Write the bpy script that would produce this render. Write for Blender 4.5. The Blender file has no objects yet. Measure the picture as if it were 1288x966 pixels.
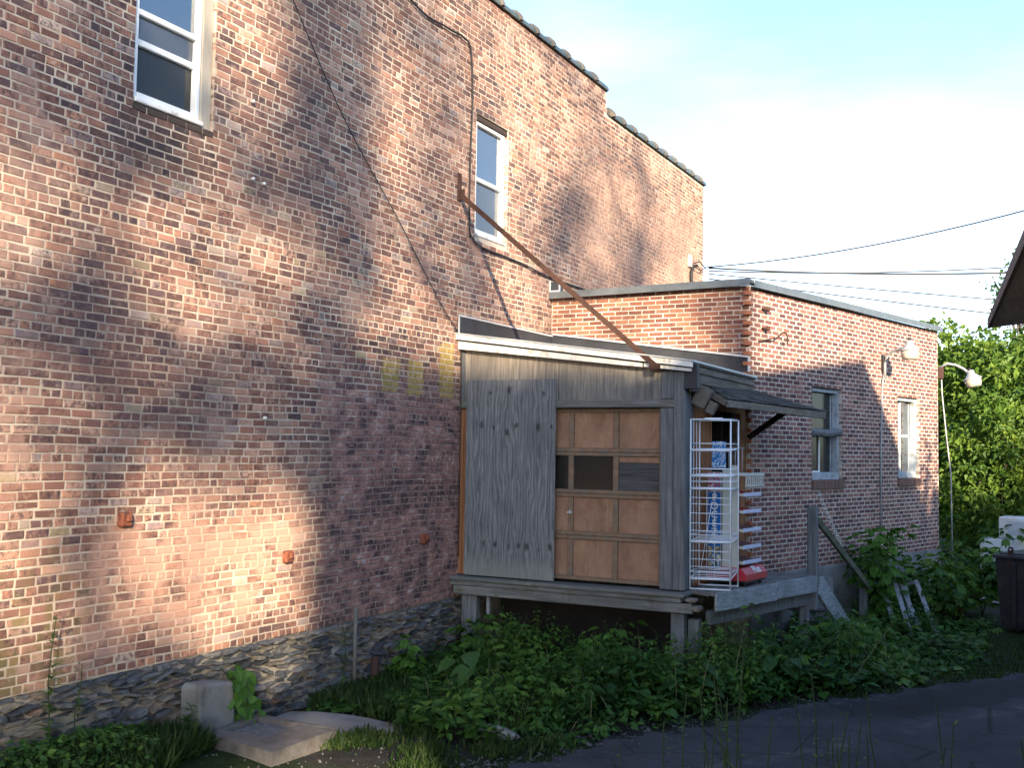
import bpy, math, random
import numpy as np
from mathutils import Vector, Matrix

scene = bpy.context.scene
R_ = math.radians
rng = np.random.default_rng(7)
random.seed(7)

# ------------------------------------------------------------------ camera
CAM = Vector((6.6, 0.0, 2.5))
PITCH, ROLL, YAW = 0.06109, 0.01545, R_(27.6)
def _cam_axes():
    right = Vector((1, 0, 0)); fwd = Vector((0, math.cos(PITCH), math.sin(PITCH))); up = Vector((0, -math.sin(PITCH), math.cos(PITCH)))
    c, s = math.cos(ROLL), math.sin(ROLL)
    r2, u2 = c*right + s*up, -s*right + c*up
    rot = Matrix.Rotation(YAW, 3, 'Z')
    return rot @ r2, rot @ u2, rot @ fwd
a_, u_, w_ = _cam_axes()
cd = bpy.data.cameras.new('Camera'); cam = bpy.data.objects.new('Camera', cd)
scene.collection.objects.link(cam)
M = Matrix((a_, u_, -w_)).transposed().to_4x4(); M.translation = CAM
cam.matrix_world = M
cd.sensor_width = 36.0; cd.lens = 36.0*1350/1288; cd.clip_end = 3000; cd.clip_start = 0.05
scene.camera = cam
scene.render.resolution_x, scene.render.resolution_y = 1024, 769

# ------------------------------------------------------------------ sky, sun, exposure
SUN = Vector((1.0, -1.29, 0.47)).normalized()
world = bpy.data.worlds.new('World'); scene.world = world; world.use_nodes = True
wn = world.node_tree; wn.nodes.clear()
sky = wn.nodes.new('ShaderNodeTexSky'); sky.sky_type = 'NISHITA'; sky.sun_disc = False
sky.sun_elevation = math.asin(SUN.z); sky.sun_rotation = math.atan2(SUN.x, SUN.y)
sky.air_density = 1.0; sky.dust_density = 0.7; sky.ozone_density = 3.5
bg = wn.nodes.new('ShaderNodeBackground'); bg.inputs['Strength'].default_value = 0.15
wo = wn.nodes.new('ShaderNodeOutputWorld')
wtc = wn.nodes.new('ShaderNodeTexCoord'); wmp = wn.nodes.new('ShaderNodeMapping'); wmp.inputs['Scale'].default_value = (1, 1, 3.2)
wno = wn.nodes.new('ShaderNodeTexNoise'); wno.inputs['Scale'].default_value = 1.7; wno.inputs['Detail'].default_value = 6; wno.inputs['Roughness'].default_value = 0.55
wmr = wn.nodes.new('ShaderNodeMapRange'); wmr.interpolation_type = 'SMOOTHSTEP'; wmr.inputs[1].default_value = 0.42; wmr.inputs[2].default_value = 0.72; wmr.inputs[4].default_value = 0.40
wbw = wn.nodes.new('ShaderNodeRGBToBW'); wmx = wn.nodes.new('ShaderNodeMix'); wmx.data_type = 'RGBA'; wgm = wn.nodes.new('ShaderNodeMath'); wgm.operation = 'MULTIPLY'; wgm.inputs[1].default_value = 1.25
wn.links.new(wtc.outputs['Generated'], wmp.inputs['Vector']); wn.links.new(wmp.outputs[0], wno.inputs['Vector']); wn.links.new(wno.outputs['Fac'], wmr.inputs[0])
wn.links.new(sky.outputs[0], wbw.inputs[0]); wn.links.new(wbw.outputs[0], wgm.inputs[0]); wn.links.new(wmr.outputs[0], wmx.inputs[0]); wn.links.new(sky.outputs[0], wmx.inputs[6]); wn.links.new(wgm.outputs[0], wmx.inputs[7])
wn.links.new(wmx.outputs[2], bg.inputs['Color']); wn.links.new(bg.outputs[0], wo.inputs['Surface'])
sl = bpy.data.lights.new('Sun', 'SUN'); sl.energy = 5.0; sl.angle = R_(0.8); sl.color = (1.0, 0.82, 0.57)
so = bpy.data.objects.new('Sun', sl); scene.collection.objects.link(so)
so.rotation_euler = SUN.to_track_quat('Z', 'Y').to_euler(); so.location = (20, -20, 20)
vs = scene.view_settings
vs.view_transform = 'Standard'; vs.look = 'None'; vs.gamma = 1.0; vs.exposure = 1.82

# ------------------------------------------------------------------ helpers
COL = scene.collection
BASE = {}
def base_of(o):
    while o.parent: o = o.parent
    return BASE.get(o.name, Vector((0, 0, 0)))
def tag(o, label=None, cat=None, group=None, kind=None):
    if label: o['label'] = label
    if cat: o['category'] = cat
    if group: o['group'] = group
    if kind: o['kind'] = kind
    return o
def thing(name, label, cat, loc=(0, 0, 0), group=None):
    o = bpy.data.objects.new(name, None); COL.objects.link(o); o.location = loc
    o.empty_display_size = 0.1
    BASE[o.name] = Vector(loc)
    return tag(o, label, cat, group)
def link_mesh(name, me, mat, parent=None):
    o = bpy.data.objects.new(name, me); COL.objects.link(o)
    if mat: me.materials.append(mat)
    if parent is not None: o.parent = parent
    return o
class MB:
    def __init__(s): s.v = []; s.f = []; s.c = []
    def add(s, vs_, fs, c=None):
        n = len(s.v); s.v += [tuple(p) for p in vs_]; s.f += [tuple(i+n for i in f) for f in fs]
        s.c += [c if c is not None else 0.5]*len(vs_)
        return s
    def obox(s, o, ax, ay, az, ch=0.0, c=None):
        """box centred at o with half-axis vectors ax, ay, az; chamfer ch in metres"""
        o = Vector(o); A = [Vector(ax), Vector(ay), Vector(az)]
        L = [max(a.length, 1e-6) for a in A]; Dn = [a/l for a, l in zip(A, L)]
        ch = min(ch, *(l*0.6 for l in L))
        if ch <= 0:
            P = []; 
            for x in (-1, 1):
                for y in (-1, 1):
                    for z in (-1, 1): P.append(o + A[0]*x + A[1]*y + A[2]*z)
            F = [(0, 1, 3, 2), (4, 6, 7, 5), (0, 4, 5, 1), (2, 3, 7, 6), (0, 2, 6, 4), (1, 5, 7, 3)]
        else:
            P = []; idx = {}
            for x in (-1, 1):
                for y in (-1, 1):
                    for z in (-1, 1):
                        sg = (x, y, z)
                        for a in range(3):
                            p = o.copy()
                            for k in range(3): p += Dn[k]*sg[k]*(L[k] if k == a else L[k]-ch)
                            idx[(sg, a)] = len(P); P.append(p)
            F = []
            for a in range(3):
                b, d = (a+1) % 3, (a+2) % 3
                for sa in (-1, 1):
                    q = []
                    for (sb, sd) in ((-1, -1), (1, -1), (1, 1), (-1, 1)):
                        t = [0, 0, 0]; t[a] = sa; t[b] = sb; t[d] = sd; q.append(idx[(tuple(t), a)])
                    F.append(tuple(q))
                for sb in (-1, 1):
                    for sd in (-1, 1):
                        t0 = [0, 0, 0]; t1 = [0, 0, 0]
                        t0[a] = -1; t1[a] = 1; t0[b] = t1[b] = sb; t0[d] = t1[d] = sd
                        F.append((idx[(tuple(t0), b)], idx[(tuple(t1), b)], idx[(tuple(t1), d)], idx[(tuple(t0), d)]))
            for x in (-1, 1):
                for y in (-1, 1):
                    for z in (-1, 1): F.append(tuple(idx[((x, y, z), a)] for a in range(3)))
        F2 = []
        for f in F:
            p0, p1, p2 = P[f[0]], P[f[1]], P[f[2]]
            n = (p1-p0).cross(p2-p0); m = sum((P[i] for i in f), Vector())/len(f) - o
            F2.append(f if n.dot(m) >= 0 else tuple(reversed(f)))
        return s.add(P, F2, c)
    def box(s, x0, x1, y0, y1, z0, z1, ch=0.0, c=None):
        return s.obox(((x0+x1)/2, (y0+y1)/2, (z0+z1)/2), ((x1-x0)/2, 0, 0), (0, (y1-y0)/2, 0), (0, 0, (z1-z0)/2), ch, c)
    def beam(s, p, q, w, h, up=(0, 0, 1), ch=0.0, c=None):
        p = Vector(p); q = Vector(q); d = q-p; L = d.length; d.normalize()
        up = Vector(up); sd = d.cross(up); sd.normalize(); u2 = sd.cross(d)
        return s.obox((p+q)/2, d*L/2, sd*w/2, u2*h/2, ch, c)
    def tube(s, pts, r, n=8, cap=True, c=None):
        pts = [Vector(p) for p in pts]; N = len(pts)
        rs = r if isinstance(r, (list, tuple)) else [r]*N
        V = []; F = []
        t0 = (pts[1]-pts[0]).normalized(); ref = Vector((0, 0, 1)) if abs(t0.z) < 0.9 else Vector((1, 0, 0))
        sd = t0.cross(ref).normalized()
        for i, p in enumerate(pts):
            t = (pts[min(i+1, N-1)]-pts[max(i-1, 0)])
            t = t.normalized() if t.length > 1e-9 else t0
            sd = (sd - t*sd.dot(t)); sd = sd.normalized() if sd.length > 1e-6 else t.orthogonal().normalized()
            b = t.cross(sd)
            for k in range(n):
                an = 2*math.pi*k/n; V.append(p + (sd*math.cos(an)+b*math.sin(an))*rs[i])
        for i in range(N-1):
            for k in range(n):
                F.append((i*n+k, i*n+(k+1) % n, (i+1)*n+(k+1) % n, (i+1)*n+k))
        if cap:
            F.append(tuple(range(n-1, -1, -1))); F.append(tuple((N-1)*n+k for k in range(n)))
        return s.add(V, F, c)
    def lathe(s, o, axis, prof, n=20, c=None):
        """prof: list of (distance along axis, radius)"""
        o = Vector(o); ax = Vector(axis).normalized(); a = ax.orthogonal().normalized(); b = ax.cross(a)
        V = []; F = []
        for (h, r) in prof:
            for k in range(n):
                an = 2*math.pi*k/n; V.append(o+ax*h+(a*math.cos(an)+b*math.sin(an))*r)
        for i in range(len(prof)-1):
            for k in range(n): F.append((i*n+k, i*n+(k+1) % n, (i+1)*n+(k+1) % n, (i+1)*n+k))
        F.append(tuple(range(n-1, -1, -1))); F.append(tuple((len(prof)-1)*n+k for k in range(n)))
        return s.add(V, F, c)
    def prism(s, loop, off, c=None):
        """closed planar loop extruded by vector off"""
        off = Vector(off); P = [Vector(p) for p in loop]; n = len(P)
        V = P+[p+off for p in P]
        nr = Vector()
        for i in range(n): nr += P[i].cross(P[(i+1) % n])
        fl = nr.dot(off) > 0
        F = [tuple(range(n-1, -1, -1)) if fl else tuple(range(n)), tuple(range(n, 2*n)) if fl else tuple(range(2*n-1, n-1, -1))]
        for i in range(n):
            j = (i+1) % n; q = (i, j, n+j, n+i); F.append(q if fl else tuple(reversed(q)))
        return s.add(V, F, c)
    def build(s, name, mat, parent=None, smooth=False):
        b = base_of(parent) if parent is not None else Vector((0, 0, 0))
        me = bpy.data.meshes.new(name)
        me.from_pydata([(p[0]-b.x, p[1]-b.y, p[2]-b.z) for p in s.v], [], s.f)
        at = me.attributes.new('tone', 'FLOAT', 'POINT'); at.data.foreach_set('value', np.array(s.c, dtype=np.float32))
        if smooth: me.polygons.foreach_set('use_smooth', np.ones(len(me.polygons), dtype=bool))
        me.update()
        return link_mesh(name, me, mat, parent)
def np_mesh(name, V, F, mat, parent=None, col=None, tone=None, smooth=False):
    """V (N,3) array, F (M,k) int array with constant k"""
    b = base_of(parent) if parent is not None else Vector((0, 0, 0))
    me = bpy.data.meshes.new(name)
    V = np.asarray(V, dtype=np.float32) - np.array(b, dtype=np.float32)
    k = F.shape[1]; me.vertices.add(len(V)); me.vertices.foreach_set('co', V.ravel())
    me.loops.add(F.size); me.loops.foreach_set('vertex_index', F.astype(np.int32).ravel())
    me.polygons.add(len(F)); me.polygons.foreach_set('loop_start', np.arange(0, F.size, k, dtype=np.int32))
    me.polygons.foreach_set('use_smooth', np.full(len(F), smooth))
    if col is not None:
        at = me.attributes.new('rnd', 'FLOAT_COLOR', 'POINT'); c4 = np.ones((len(V), 4), dtype=np.float32); col = np.asarray(col); c4[:, :col.shape[1]] = col
        at.data.foreach_set('color', c4.ravel())
    if tone is not None:
        at = me.attributes.new('tone', 'FLOAT', 'POINT'); at.data.foreach_set('value', np.asarray(tone, dtype=np.float32))
    me.update(calc_edges=True); me.validate()
    return link_mesh(name, me, mat, parent)
def sstep(a, b, x):
    t = np.clip((np.asarray(x, dtype=float)-a)/(b-a), 0, 1); return t*t*(3-2*t)

# ------------------------------------------------------------------ material helpers
class NT:
    def __init__(s, name):
        s.m = bpy.data.materials.new(name); s.m.use_nodes = True; s.t = s.m.node_tree; s.t.nodes.clear()
        s.out = s.t.nodes.new('ShaderNodeOutputMaterial')
        s.pos = None
    def n(s, typ, **kw):
        nd = s.t.nodes.new('ShaderNode'+typ)
        for k, v in kw.items(): setattr(nd, k, v)
        return nd
    def l(s, a, b): s.t.links.new(a, b)
    def setin(s, sock, v):
        if hasattr(v, 'is_linked') or isinstance(v, bpy.types.NodeSocket): s.l(v, sock)
        else: sock.default_value = v
    def P(s):
        if s.pos is None: s.pos = s.n('NewGeometry').outputs['Position']
        return s.pos
    def xyz(s):
        if not hasattr(s, '_x'):
            q = s.n('SeparateXYZ'); s.l(s.P(), q.inputs[0]); s._x = q
        return s._x.outputs
    def noise(s, scale, detail=4, rough=0.55, dist=0.0, vec=None, stretch=None):
        v = vec if vec is not None else s.P()
        if stretch:
            mp = s.n('Mapping'); mp.inputs['Scale'].default_value = stretch; s.l(v, mp.inputs['Vector']); v = mp.outputs[0]
        nd = s.n('TexNoise'); s.l(v, nd.inputs['Vector'])
        nd.inputs['Scale'].default_value = scale; nd.inputs['Detail'].default_value = detail; nd.inputs['Roughness'].default_value = rough
        nd.inputs['Distortion'].default_value = dist
        return nd.outputs['Fac']
    def math(s, op, a, b=0.0, clamp=False):
        nd = s.n('Math', operation=op, use_clamp=clamp); s.setin(nd.inputs[0], a); s.setin(nd.inputs[1], b); return nd.outputs[0]
    def rng(s, v, a, b, c=0.0, d=1.0, smooth=True):
        nd = s.n('MapRange', interpolation_type='SMOOTHSTEP' if smooth else 'LINEAR'); s.setin(nd.inputs[0], v)
        for i, x in enumerate((a, b, c, d)): nd.inputs[i+1].default_value = x
        return nd.outputs[0]
    def ramp(s, v, stops, interp='LINEAR'):
        nd = s.n('ValToRGB'); s.setin(nd.inputs[0], v); r = nd.color_ramp; r.interpolation = interp
        while len(r.elements) < len(stops): r.elements.new(0.5)
        for e, (p, c) in zip(r.elements, stops): e.position = p; e.color = (*c, 1)
        return nd.outputs['Color']
    def mix(s, fac, a, b, mode='MIX'):
        nd = s.n('Mix', data_type='RGBA', blend_type=mode)
        s.setin(nd.inputs[0], fac)
        for i, x in ((6, a), (7, b)):
            if isinstance(x, (tuple, list)): nd.inputs[i].default_value = (*x[:3], 1)
            else: s.l(x, nd.inputs[i])
        return nd.outputs[2]
    def attr(s, name, out='Fac'):
        nd = s.n('Attribute', attribute_name=name); return nd.outputs[out]
    def boxmask(s, A, a0, a1, B, b0, b1, soft=0.1):
        m = s.math('MULTIPLY', s.rng(A, a0-soft, a0+soft), s.rng(A, a1+soft, a1-soft) if False else s.math('SUBTRACT', 1.0, s.rng(A, a1-soft, a1+soft)))
        m2 = s.math('MULTIPLY', s.rng(B, b0-soft, b0+soft), s.math('SUBTRACT', 1.0, s.rng(B, b1-soft, b1+soft)))
        return s.math('MULTIPLY', m, m2)
    def bump(s, h, strength=0.3, dist=0.01):
        nd = s.n('Bump'); s.l(h, nd.inputs['Height']); nd.inputs['Strength'].default_value = strength; nd.inputs['Distance'].default_value = dist
        return nd.outputs[0]
    def bsdf(s, col, rough=0.8, normal=None, metal=0.0, spec=0.3, **kw):
        b = s.n('BsdfPrincipled')
        if isinstance(col, (tuple, list)): b.inputs['Base Color'].default_value = (*col[:3], 1)
        else: s.l(col, b.inputs['Base Color'])
        s.setin(b.inputs['Roughness'], rough); b.inputs['Metallic'].default_value = metal
        b.inputs['Specular IOR Level'].default_value = spec
        if normal is not None: s.l(normal, b.inputs['Normal'])
        for k, v in kw.items(): s.setin(b.inputs[k.replace('_', ' ')], v)
        s.l(b.outputs[0], s.out.inputs['Surface'])
        return b
MATS = {}
def simple(name, col, rough=0.7, var=0.25, scale=8.0, metal=0.0, spec=0.3, bump=0.15, stretch=None, dirt=None, dscale=2.5):
    if name in MATS: return MATS[name]
    t = NT(name)
    f = t.noise(scale, 5, 0.6, stretch=stretch)
    lo = tuple(x*(1-var) for x in col); hi = tuple(min(1, x*(1+var)) for x in col)
    c = t.ramp(f, [(0.25, lo), (0.75, hi)])
    if dirt:
        d = t.rng(t.noise(dscale, 6, 0.65), 0.48, 0.68); c = t.mix(d, c, dirt)
    t.bsdf(c, rough, t.bump(f, bump, 0.01), metal, spec)
    MATS[name] = t.m; return t.m

def brick_mat(name, stops, valr=(0.75, 1.2), left=True):
    t = NT(name)
    at = t.n('Attribute', attribute_name='rnd'); sp = t.n('SeparateXYZ'); t.l(at.outputs['Vector'], sp.inputs[0])
    r1, r2, r3 = sp.outputs[0], sp.outputs[1], sp.outputs[2]
    c = t.ramp(r1, stops)
    val = t.rng(r2, 0, 1, *valr, smooth=False)
    c = t.mix(1.0, c, t.n('CombineXYZ').outputs[0], 'MULTIPLY') if False else c
    hsv = t.n('HueSaturation'); t.l(c, hsv.inputs['Color']); t.l(val, hsv.inputs['Value']); c = hsv.outputs[0]
    # dark burnt smudges on single bricks
    f1 = t.noise(22, 5, 0.65); k = t.math('MULTIPLY', t.rng(f1, 0.43, 0.62), t.rng(r3, 0.15, 0.8))
    if left: c = t.mix(t.math('MULTIPLY', t.rng(t.noise(13, 4, 0.6), 0.52, 0.68), 0.55), c, (0.41, 0.245, 0.165))
    c = t.mix(t.math('MULTIPLY', k, 0.8 if left else 0.6), c, (0.058, 0.042, 0.048))
    # surface grain
    f2 = t.noise(110, 3, 0.6); c = t.mix(0.35, c, t.ramp(f2, [(0.2, (0.55, 0.55, 0.55)), (0.8, (1.35, 1.35, 1.35))]), 'MULTIPLY')
    if left:
        X = t.xyz(); Y, Z = X[1], X[2]
        wob = t.math('MULTIPLY', t.math('SUBTRACT', t.noise(2.2, 5, 0.65), 0.5), 1.6)
        Yw = t.math('ADD', Y, wob); Zw = t.math('ADD', Z, t.math('MULTIPLY', t.math('SUBTRACT', t.noise(1.7, 5, 0.65), 0.5), 1.2))
        # broad cloudy soot and paler rubbed areas
        soot = t.rng(t.noise(0.55, 5, 0.6, stretch=(1, 1, 0.8)), 0.50, 0.66)
        c = t.mix(t.math('MULTIPLY', soot, 0.5), c, (0.085, 0.060, 0.068))
        pale = t.rng(t.noise(0.9, 6, 0.62, vec=t.n('VectorMath', operation='ADD').outputs[0]) if False else t.noise(0.83, 6, 0.66, stretch=(1, 1.1, 1.3)), 0.52, 0.70)
        c = t.mix(t.math('MULTIPLY', pale, 0.50), c, (0.45, 0.30, 0.245))
        sme = t.rng(t.noise(1.25, 7, 0.68, 0.6), 0.57, 0.65)
        c = t.mix(t.math('MULTIPLY', sme, 0.7), c, t.ramp(t.noise(5, 5, 0.6), [(0.35, (0.30, 0.175, 0.145)), (0.65, (0.44, 0.29, 0.225))]))
        # lime smears over brick faces
        sm = t.math('MULTIPLY', t.rng(t.noise(9, 6, 0.7), 0.56, 0.72), 0.55)
        c = t.mix(sm, c, (0.48, 0.42, 0.37))
        # rubbed / rendered zone low down next to the shed
        z1 = t.boxmask(Yw, 8.6, 12.5, Zw, 0.2, 3.15, 0.35)
        zc = t.ramp(t.noise(3.4, 7, 0.72, stretch=(1, 1, 1.7)), [(0.40, (0.040, 0.034, 0.044)), (0.46, (0.16, 0.098, 0.102)), (0.52, (0.29, 0.16, 0.145)), (0.58, (0.37, 0.205, 0.17)), (0.64, (0.46, 0.40, 0.40))])
        c = t.mix(t.math('MULTIPLY', z1, 0.78), c, zc)
        # sooty horizontal band through that zone, and a smoother washed zone high up at the far end
        bnd = t.boxmask(Yw, 9.2, 12, t.math('ADD', Z, t.math('MULTIPLY', wob, 0.12)), 1.85, 2.12, 0.12)
        c = t.mix(t.math('MULTIPLY', bnd, t.rng(t.noise(7, 5, 0.65), 0.38, 0.6, 0.1, 0.85)), c, (0.045, 0.038, 0.045))
        z4 = t.boxmask(Yw, 14.6, 20.6, Zw, 4.4, 7.3, 0.5)
        c = t.mix(t.math('MULTIPLY', z4, 0.55), c, t.ramp(t.noise(2.0, 5, 0.6), [(0.35, (0.20, 0.125, 0.11)), (0.6, (0.40, 0.25, 0.19))]))
        # worn pinkish zone at the foot of the wall, further along
        z2 = t.boxmask(Yw, 5.7, 8.3, Zw, 0.95, 1.9, 0.3)
        c = t.mix(t.math('MULTIPLY', z2, t.rng(t.noise(2.1, 5, 0.6), 0.4, 0.58)), c, (0.44, 0.26, 0.20))
        # damp green algae at the corner of the foot
        z3 = t.boxmask(Yw, 3.0, 5.75, Zw, -1, 1.5, 0.35)
        c = t.mix(t.math('MULTIPLY', z3, t.math('MULTIPLY', t.rng(t.noise(5, 5, 0.65), 0.42, 0.62), 0.7)), c, (0.15, 0.135, 0.05))
        # three old patches of yellow paint
        wy = t.math('MULTIPLY', t.math('SUBTRACT', t.noise(11, 5, 0.7), 0.5), 0.22)
        Yp = t.math('ADD', Y, wy); Zp = t.math('ADD', Z, wy)
        ys = None
        for (y0, y1, za, zb) in ((9.6, 9.92, 3.12, 3.47), (10.1, 10.43, 3.1, 3.5), (10.78, 11.1, 3.1, 3.74)):
            m = t.boxmask(Yp, y0, y1, Zp, za, zb, 0.03); ys = m if ys is None else t.math('ADD', ys, m)
        c = t.mix(t.math('MULTIPLY', ys, 0.62, True), c, (0.40, 0.31, 0.075))
        # darker area below the near window sill
        s1 = t.boxmask(Yw, 5.8, 7.1, Z, 4.7, 5.3, 0.25)
        c = t.mix(t.math('MULTIPLY', s1, 0.5), c, (0.05, 0.04, 0.04))
    else:
        soot = t.rng(t.noise(0.8, 5, 0.6), 0.50, 0.68); c = t.mix(t.math('MULTIPLY', soot, 0.35), c, (0.12, 0.075, 0.07))
        X = t.xyz()
    ed = t.math('MULTIPLY', t.math('POWER', at.outputs['Alpha'], 1.4), t.rng(t.noise(24, 5, 0.7), 0.36, 0.62, 0.0, 0.8))
    c = t.mix(ed, c, (0.40, 0.33, 0.275) if left else (0.50, 0.44, 0.38))
    f3 = t.noise(60, 5, 0.65)
    t.bsdf(c, 0.9, t.bump(f3, 0.5, 0.006), 0, 0.15)
    return t.m
def mortar_mat(name, col, dark, zone=False):
    t = NT(name)
    f = t.noise(3.0, 6, 0.65)
    c = t.ramp(f, [(0.3, dark), (0.55, col), (0.8, tuple(min(1, x*1.15) for x in col))])
    if zone:
        X = t.xyz(); Y, Z = X[1], X[2]
        wob = t.math('MULTIPLY', t.math('SUBTRACT', t.noise(2.2, 5, 0.65), 0.5), 1.6)
        Yw = t.math('ADD', Y, wob); Zw = t.math('ADD', Z, t.math('MULTIPLY', t.math('SUBTRACT', t.noise(1.7, 5, 0.65), 0.5), 1.2))
        z1 = t.boxmask(Yw, 8.6, 12.5, Zw, 0.2, 3.15, 0.35)
        c = t.mix(t.math('MULTIPLY', z1, 0.80), c, t.ramp(t.noise(5.5, 6, 0.72), [(0.40, (0.10, 0.07, 0.075)), (0.54, (0.24, 0.155, 0.145)), (0.64, (0.46, 0.41, 0.39))]))
        soot = t.rng(t.noise(0.55, 5, 0.6, stretch=(1, 1, 0.8)), 0.50, 0.66)
        c = t.mix(t.math('MULTIPLY', soot, 0.5), c, (0.20, 0.155, 0.13))
        z2 = t.boxmask(Yw, 5.7, 8.3, Zw, 0.95, 1.9, 0.3)
        c = t.mix(t.math('MULTIPLY', z2, t.rng(t.noise(2.1, 5, 0.6), 0.4, 0.58)), c, (0.46, 0.30, 0.23))
        z4 = t.boxmask(Yw, 14.6, 20.6, Zw, 4.4, 7.3, 0.5)
        c = t.mix(t.math('MULTIPLY', z4, 0.65), c, (0.38, 0.25, 0.19))
        sme = t.rng(t.noise(1.25, 7, 0.68, 0.6), 0.57, 0.65)
        c = t.mix(t.math('MULTIPLY', sme, 0.8), c, (0.37, 0.235, 0.19))
        c = t.mix(t.rng(t.noise(1.4, 6, 0.7), 0.48, 0.66, 0, 0.4), c, (0.25, 0.185, 0.16))
    t.bsdf(c, 0.95, t.bump(t.noise(90, 4, 0.7), 0.6, 0.006), 0, 0.1)
    return t.m
OLD = [(0.0, (0.072, 0.050, 0.056)), (0.14, (0.125, 0.076, 0.078)), (0.32, (0.19, 0.098, 0.082)), (0.52, (0.255, 0.125, 0.096)),
       (0.70, (0.33, 0.175, 0.128)), (0.84, (0.40, 0.25, 0.195)), (0.88, (0.37, 0.175, 0.11)), (0.92, (0.27, 0.20, 0.20)), (0.96, (0.42, 0.33, 0.29)), (0.988, (0.29, 0.235, 0.12)), (1.0, (0.17, 0.17, 0.165))]
M_brick = brick_mat('old_brick', OLD)
M_mortar = mortar_mat('lime_mortar', (0.53, 0.45, 0.365), (0.35, 0.28, 0.235), True)
M_brickF = brick_mat('orange_brick', [(0, (0.16, 0.068, 0.052)), (0.4, (0.235, 0.095, 0.066)), (0.75, (0.29, 0.122, 0.08)), (1, (0.37, 0.18, 0.115))], (0.8, 1.15), False)
M_brickS = brick_mat('red_brick', [(0, (0.10, 0.052, 0.055)), (0.4, (0.18, 0.086, 0.078)), (0.75, (0.235, 0.11, 0.094)), (1, (0.31, 0.165, 0.135))], (0.8, 1.15), False)
M_mortar2 = mortar_mat('cement_mortar', (0.52, 0.46, 0.41), (0.37, 0.31, 0.28))
M_concrete = simple('concrete', (0.20, 0.198, 0.195), 0.9, 0.3, 5, bump=0.6, dirt=(0.10, 0.10, 0.095))
M_white_al = simple('white_aluminium', (0.72, 0.73, 0.74), 0.45, 0.06, 4, bump=0.03)
M_white_wood = simple('white_painted_wood', (0.74, 0.73, 0.71), 0.6, 0.10, 14, bump=0.2, stretch=(0.3, 1, 3), dirt=(0.42, 0.39, 0.35), dscale=9)
M_trim_wood = simple('bare_window_trim', (0.36, 0.32, 0.27), 0.85, 0.25, 12, stretch=(1, 1, 0.15), bump=0.3)
M_rust = simple('rusty_iron', (0.052, 0.026, 0.020), 0.85, 0.4, 22, bump=0.5, dirt=(0.065, 0.03, 0.023), dscale=7)
M_black = simple('black_rubber', (0.018, 0.018, 0.02), 0.6, 0.2, 10)
M_ceramic = simple('white_ceramic', (0.75, 0.74, 0.70), 0.3, 0.05, 10, bump=0.0)
M_membrane = simple('roof_membrane', (0.030, 0.032, 0.040), 0.55, 0.3, 4, bump=0.5)
M_metal_edge = simple('edge_metal', (0.52, 0.54, 0.57), 0.45, 0.12, 9, metal=0.35)
M_coping = simple('green_glazed_tile', (0.050, 0.075, 0.068), 0.35, 0.25, 7, spec=0.5, bump=0.15, dirt=(0.10, 0.10, 0.085), dscale=5)
M_hump = simple('tile_collar', (0.12, 0.105, 0.095), 0.6, 0.3, 12, bump=0.3)
M_capmetal = simple('cap_flashing', (0.15, 0.17, 0.19), 0.4, 0.2, 6, metal=0.5, bump=0.1)
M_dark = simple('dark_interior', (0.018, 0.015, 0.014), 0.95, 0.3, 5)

def grain_wood(name, lo, hi, along='Z', rough=0.88, knots=False, wash=None, moss=None, shed=False):
    t = NT(name)
    st = {'Z': (1, 1, 0.06), 'X': (0.06, 1, 1), 'Y': (1, 0.06, 1)}[along]
    tone = t.attr('tone')
    off = t.n('VectorMath', operation='ADD'); t.l(t.P(), off.inputs[0])
    cb = t.n('CombineXYZ'); t.l(t.math('MULTIPLY', tone, 37.0), cb.inputs[0]); t.l(t.math('MULTIPLY', tone, 11.0), cb.inputs[1]); t.l(t.math('MULTIPLY', tone, 23.0), cb.inputs[2])
    t.l(cb.outputs[0], off.inputs[1]); v = off.outputs[0]
    f = t.noise(34, 5, 0.62, 0.4, vec=v, stretch=st)
    f2 = t.noise(2.2, 5, 0.6, vec=v)
    mid = tuple((a+b)/2 for a, b in zip(lo, hi))
    c = t.ramp(f, [(0.28, lo), (0.5, mid), (0.72, hi)])
    c = t.mix(t.rng(f2, 0.4, 0.7, 0.0, 0.45), c, tuple(x*0.55 for x in mid))
    if wash: c = t.mix(t.rng(t.noise(1.3, 5, 0.6, vec=v), 0.5, 0.66, 0, 0.6), c, wash)
    if moss: c = t.mix(t.rng(t.noise(3.5, 6, 0.7), 0.5, 0.68, 0, 0.8), c, moss)
    if shed:   # weathered grey low down; browner top is lightened to paint in its sunlit patch
        Z = t.xyz()[2]
        zz = t.math('ADD', Z, t.math('MULTIPLY', t.math('SUBTRACT', t.noise(14, 4, 0.6, stretch=(1, 1, 0.1)), 0.5), 0.35))
        c = t.mix(t.rng(zz, 3.2, 3.5, 0, 0.75), c, t.ramp(f, [(0.3, (0.24, 0.19, 0.15)), (0.7, (0.48, 0.41, 0.33))]))
    t.bsdf(c, rough, t.bump(f, 0.55, 0.004), 0, 0.15)
    return t.m
M_grey = grain_wood('weathered_grey_wood', (0.075, 0.08, 0.088), (0.21, 0.215, 0.225))
M_greyX = grain_wood('weathered_grey_board', (0.08, 0.082, 0.082), (0.23, 0.23, 0.225), 'X', moss=(0.085, 0.09, 0.05))
M_greyY = grain_wood('weathered_grey_plank', (0.085, 0.085, 0.085), (0.24, 0.24, 0.24), 'Y')
M_dock = grain_wood('painted_dock_board', (0.15, 0.165, 0.185), (0.36, 0.38, 0.41), 'Y')
M_siding = grain_wood('grooved_siding', (0.10, 0.10, 0.10), (0.26, 0.25, 0.24), 'Z', shed=True)
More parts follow.
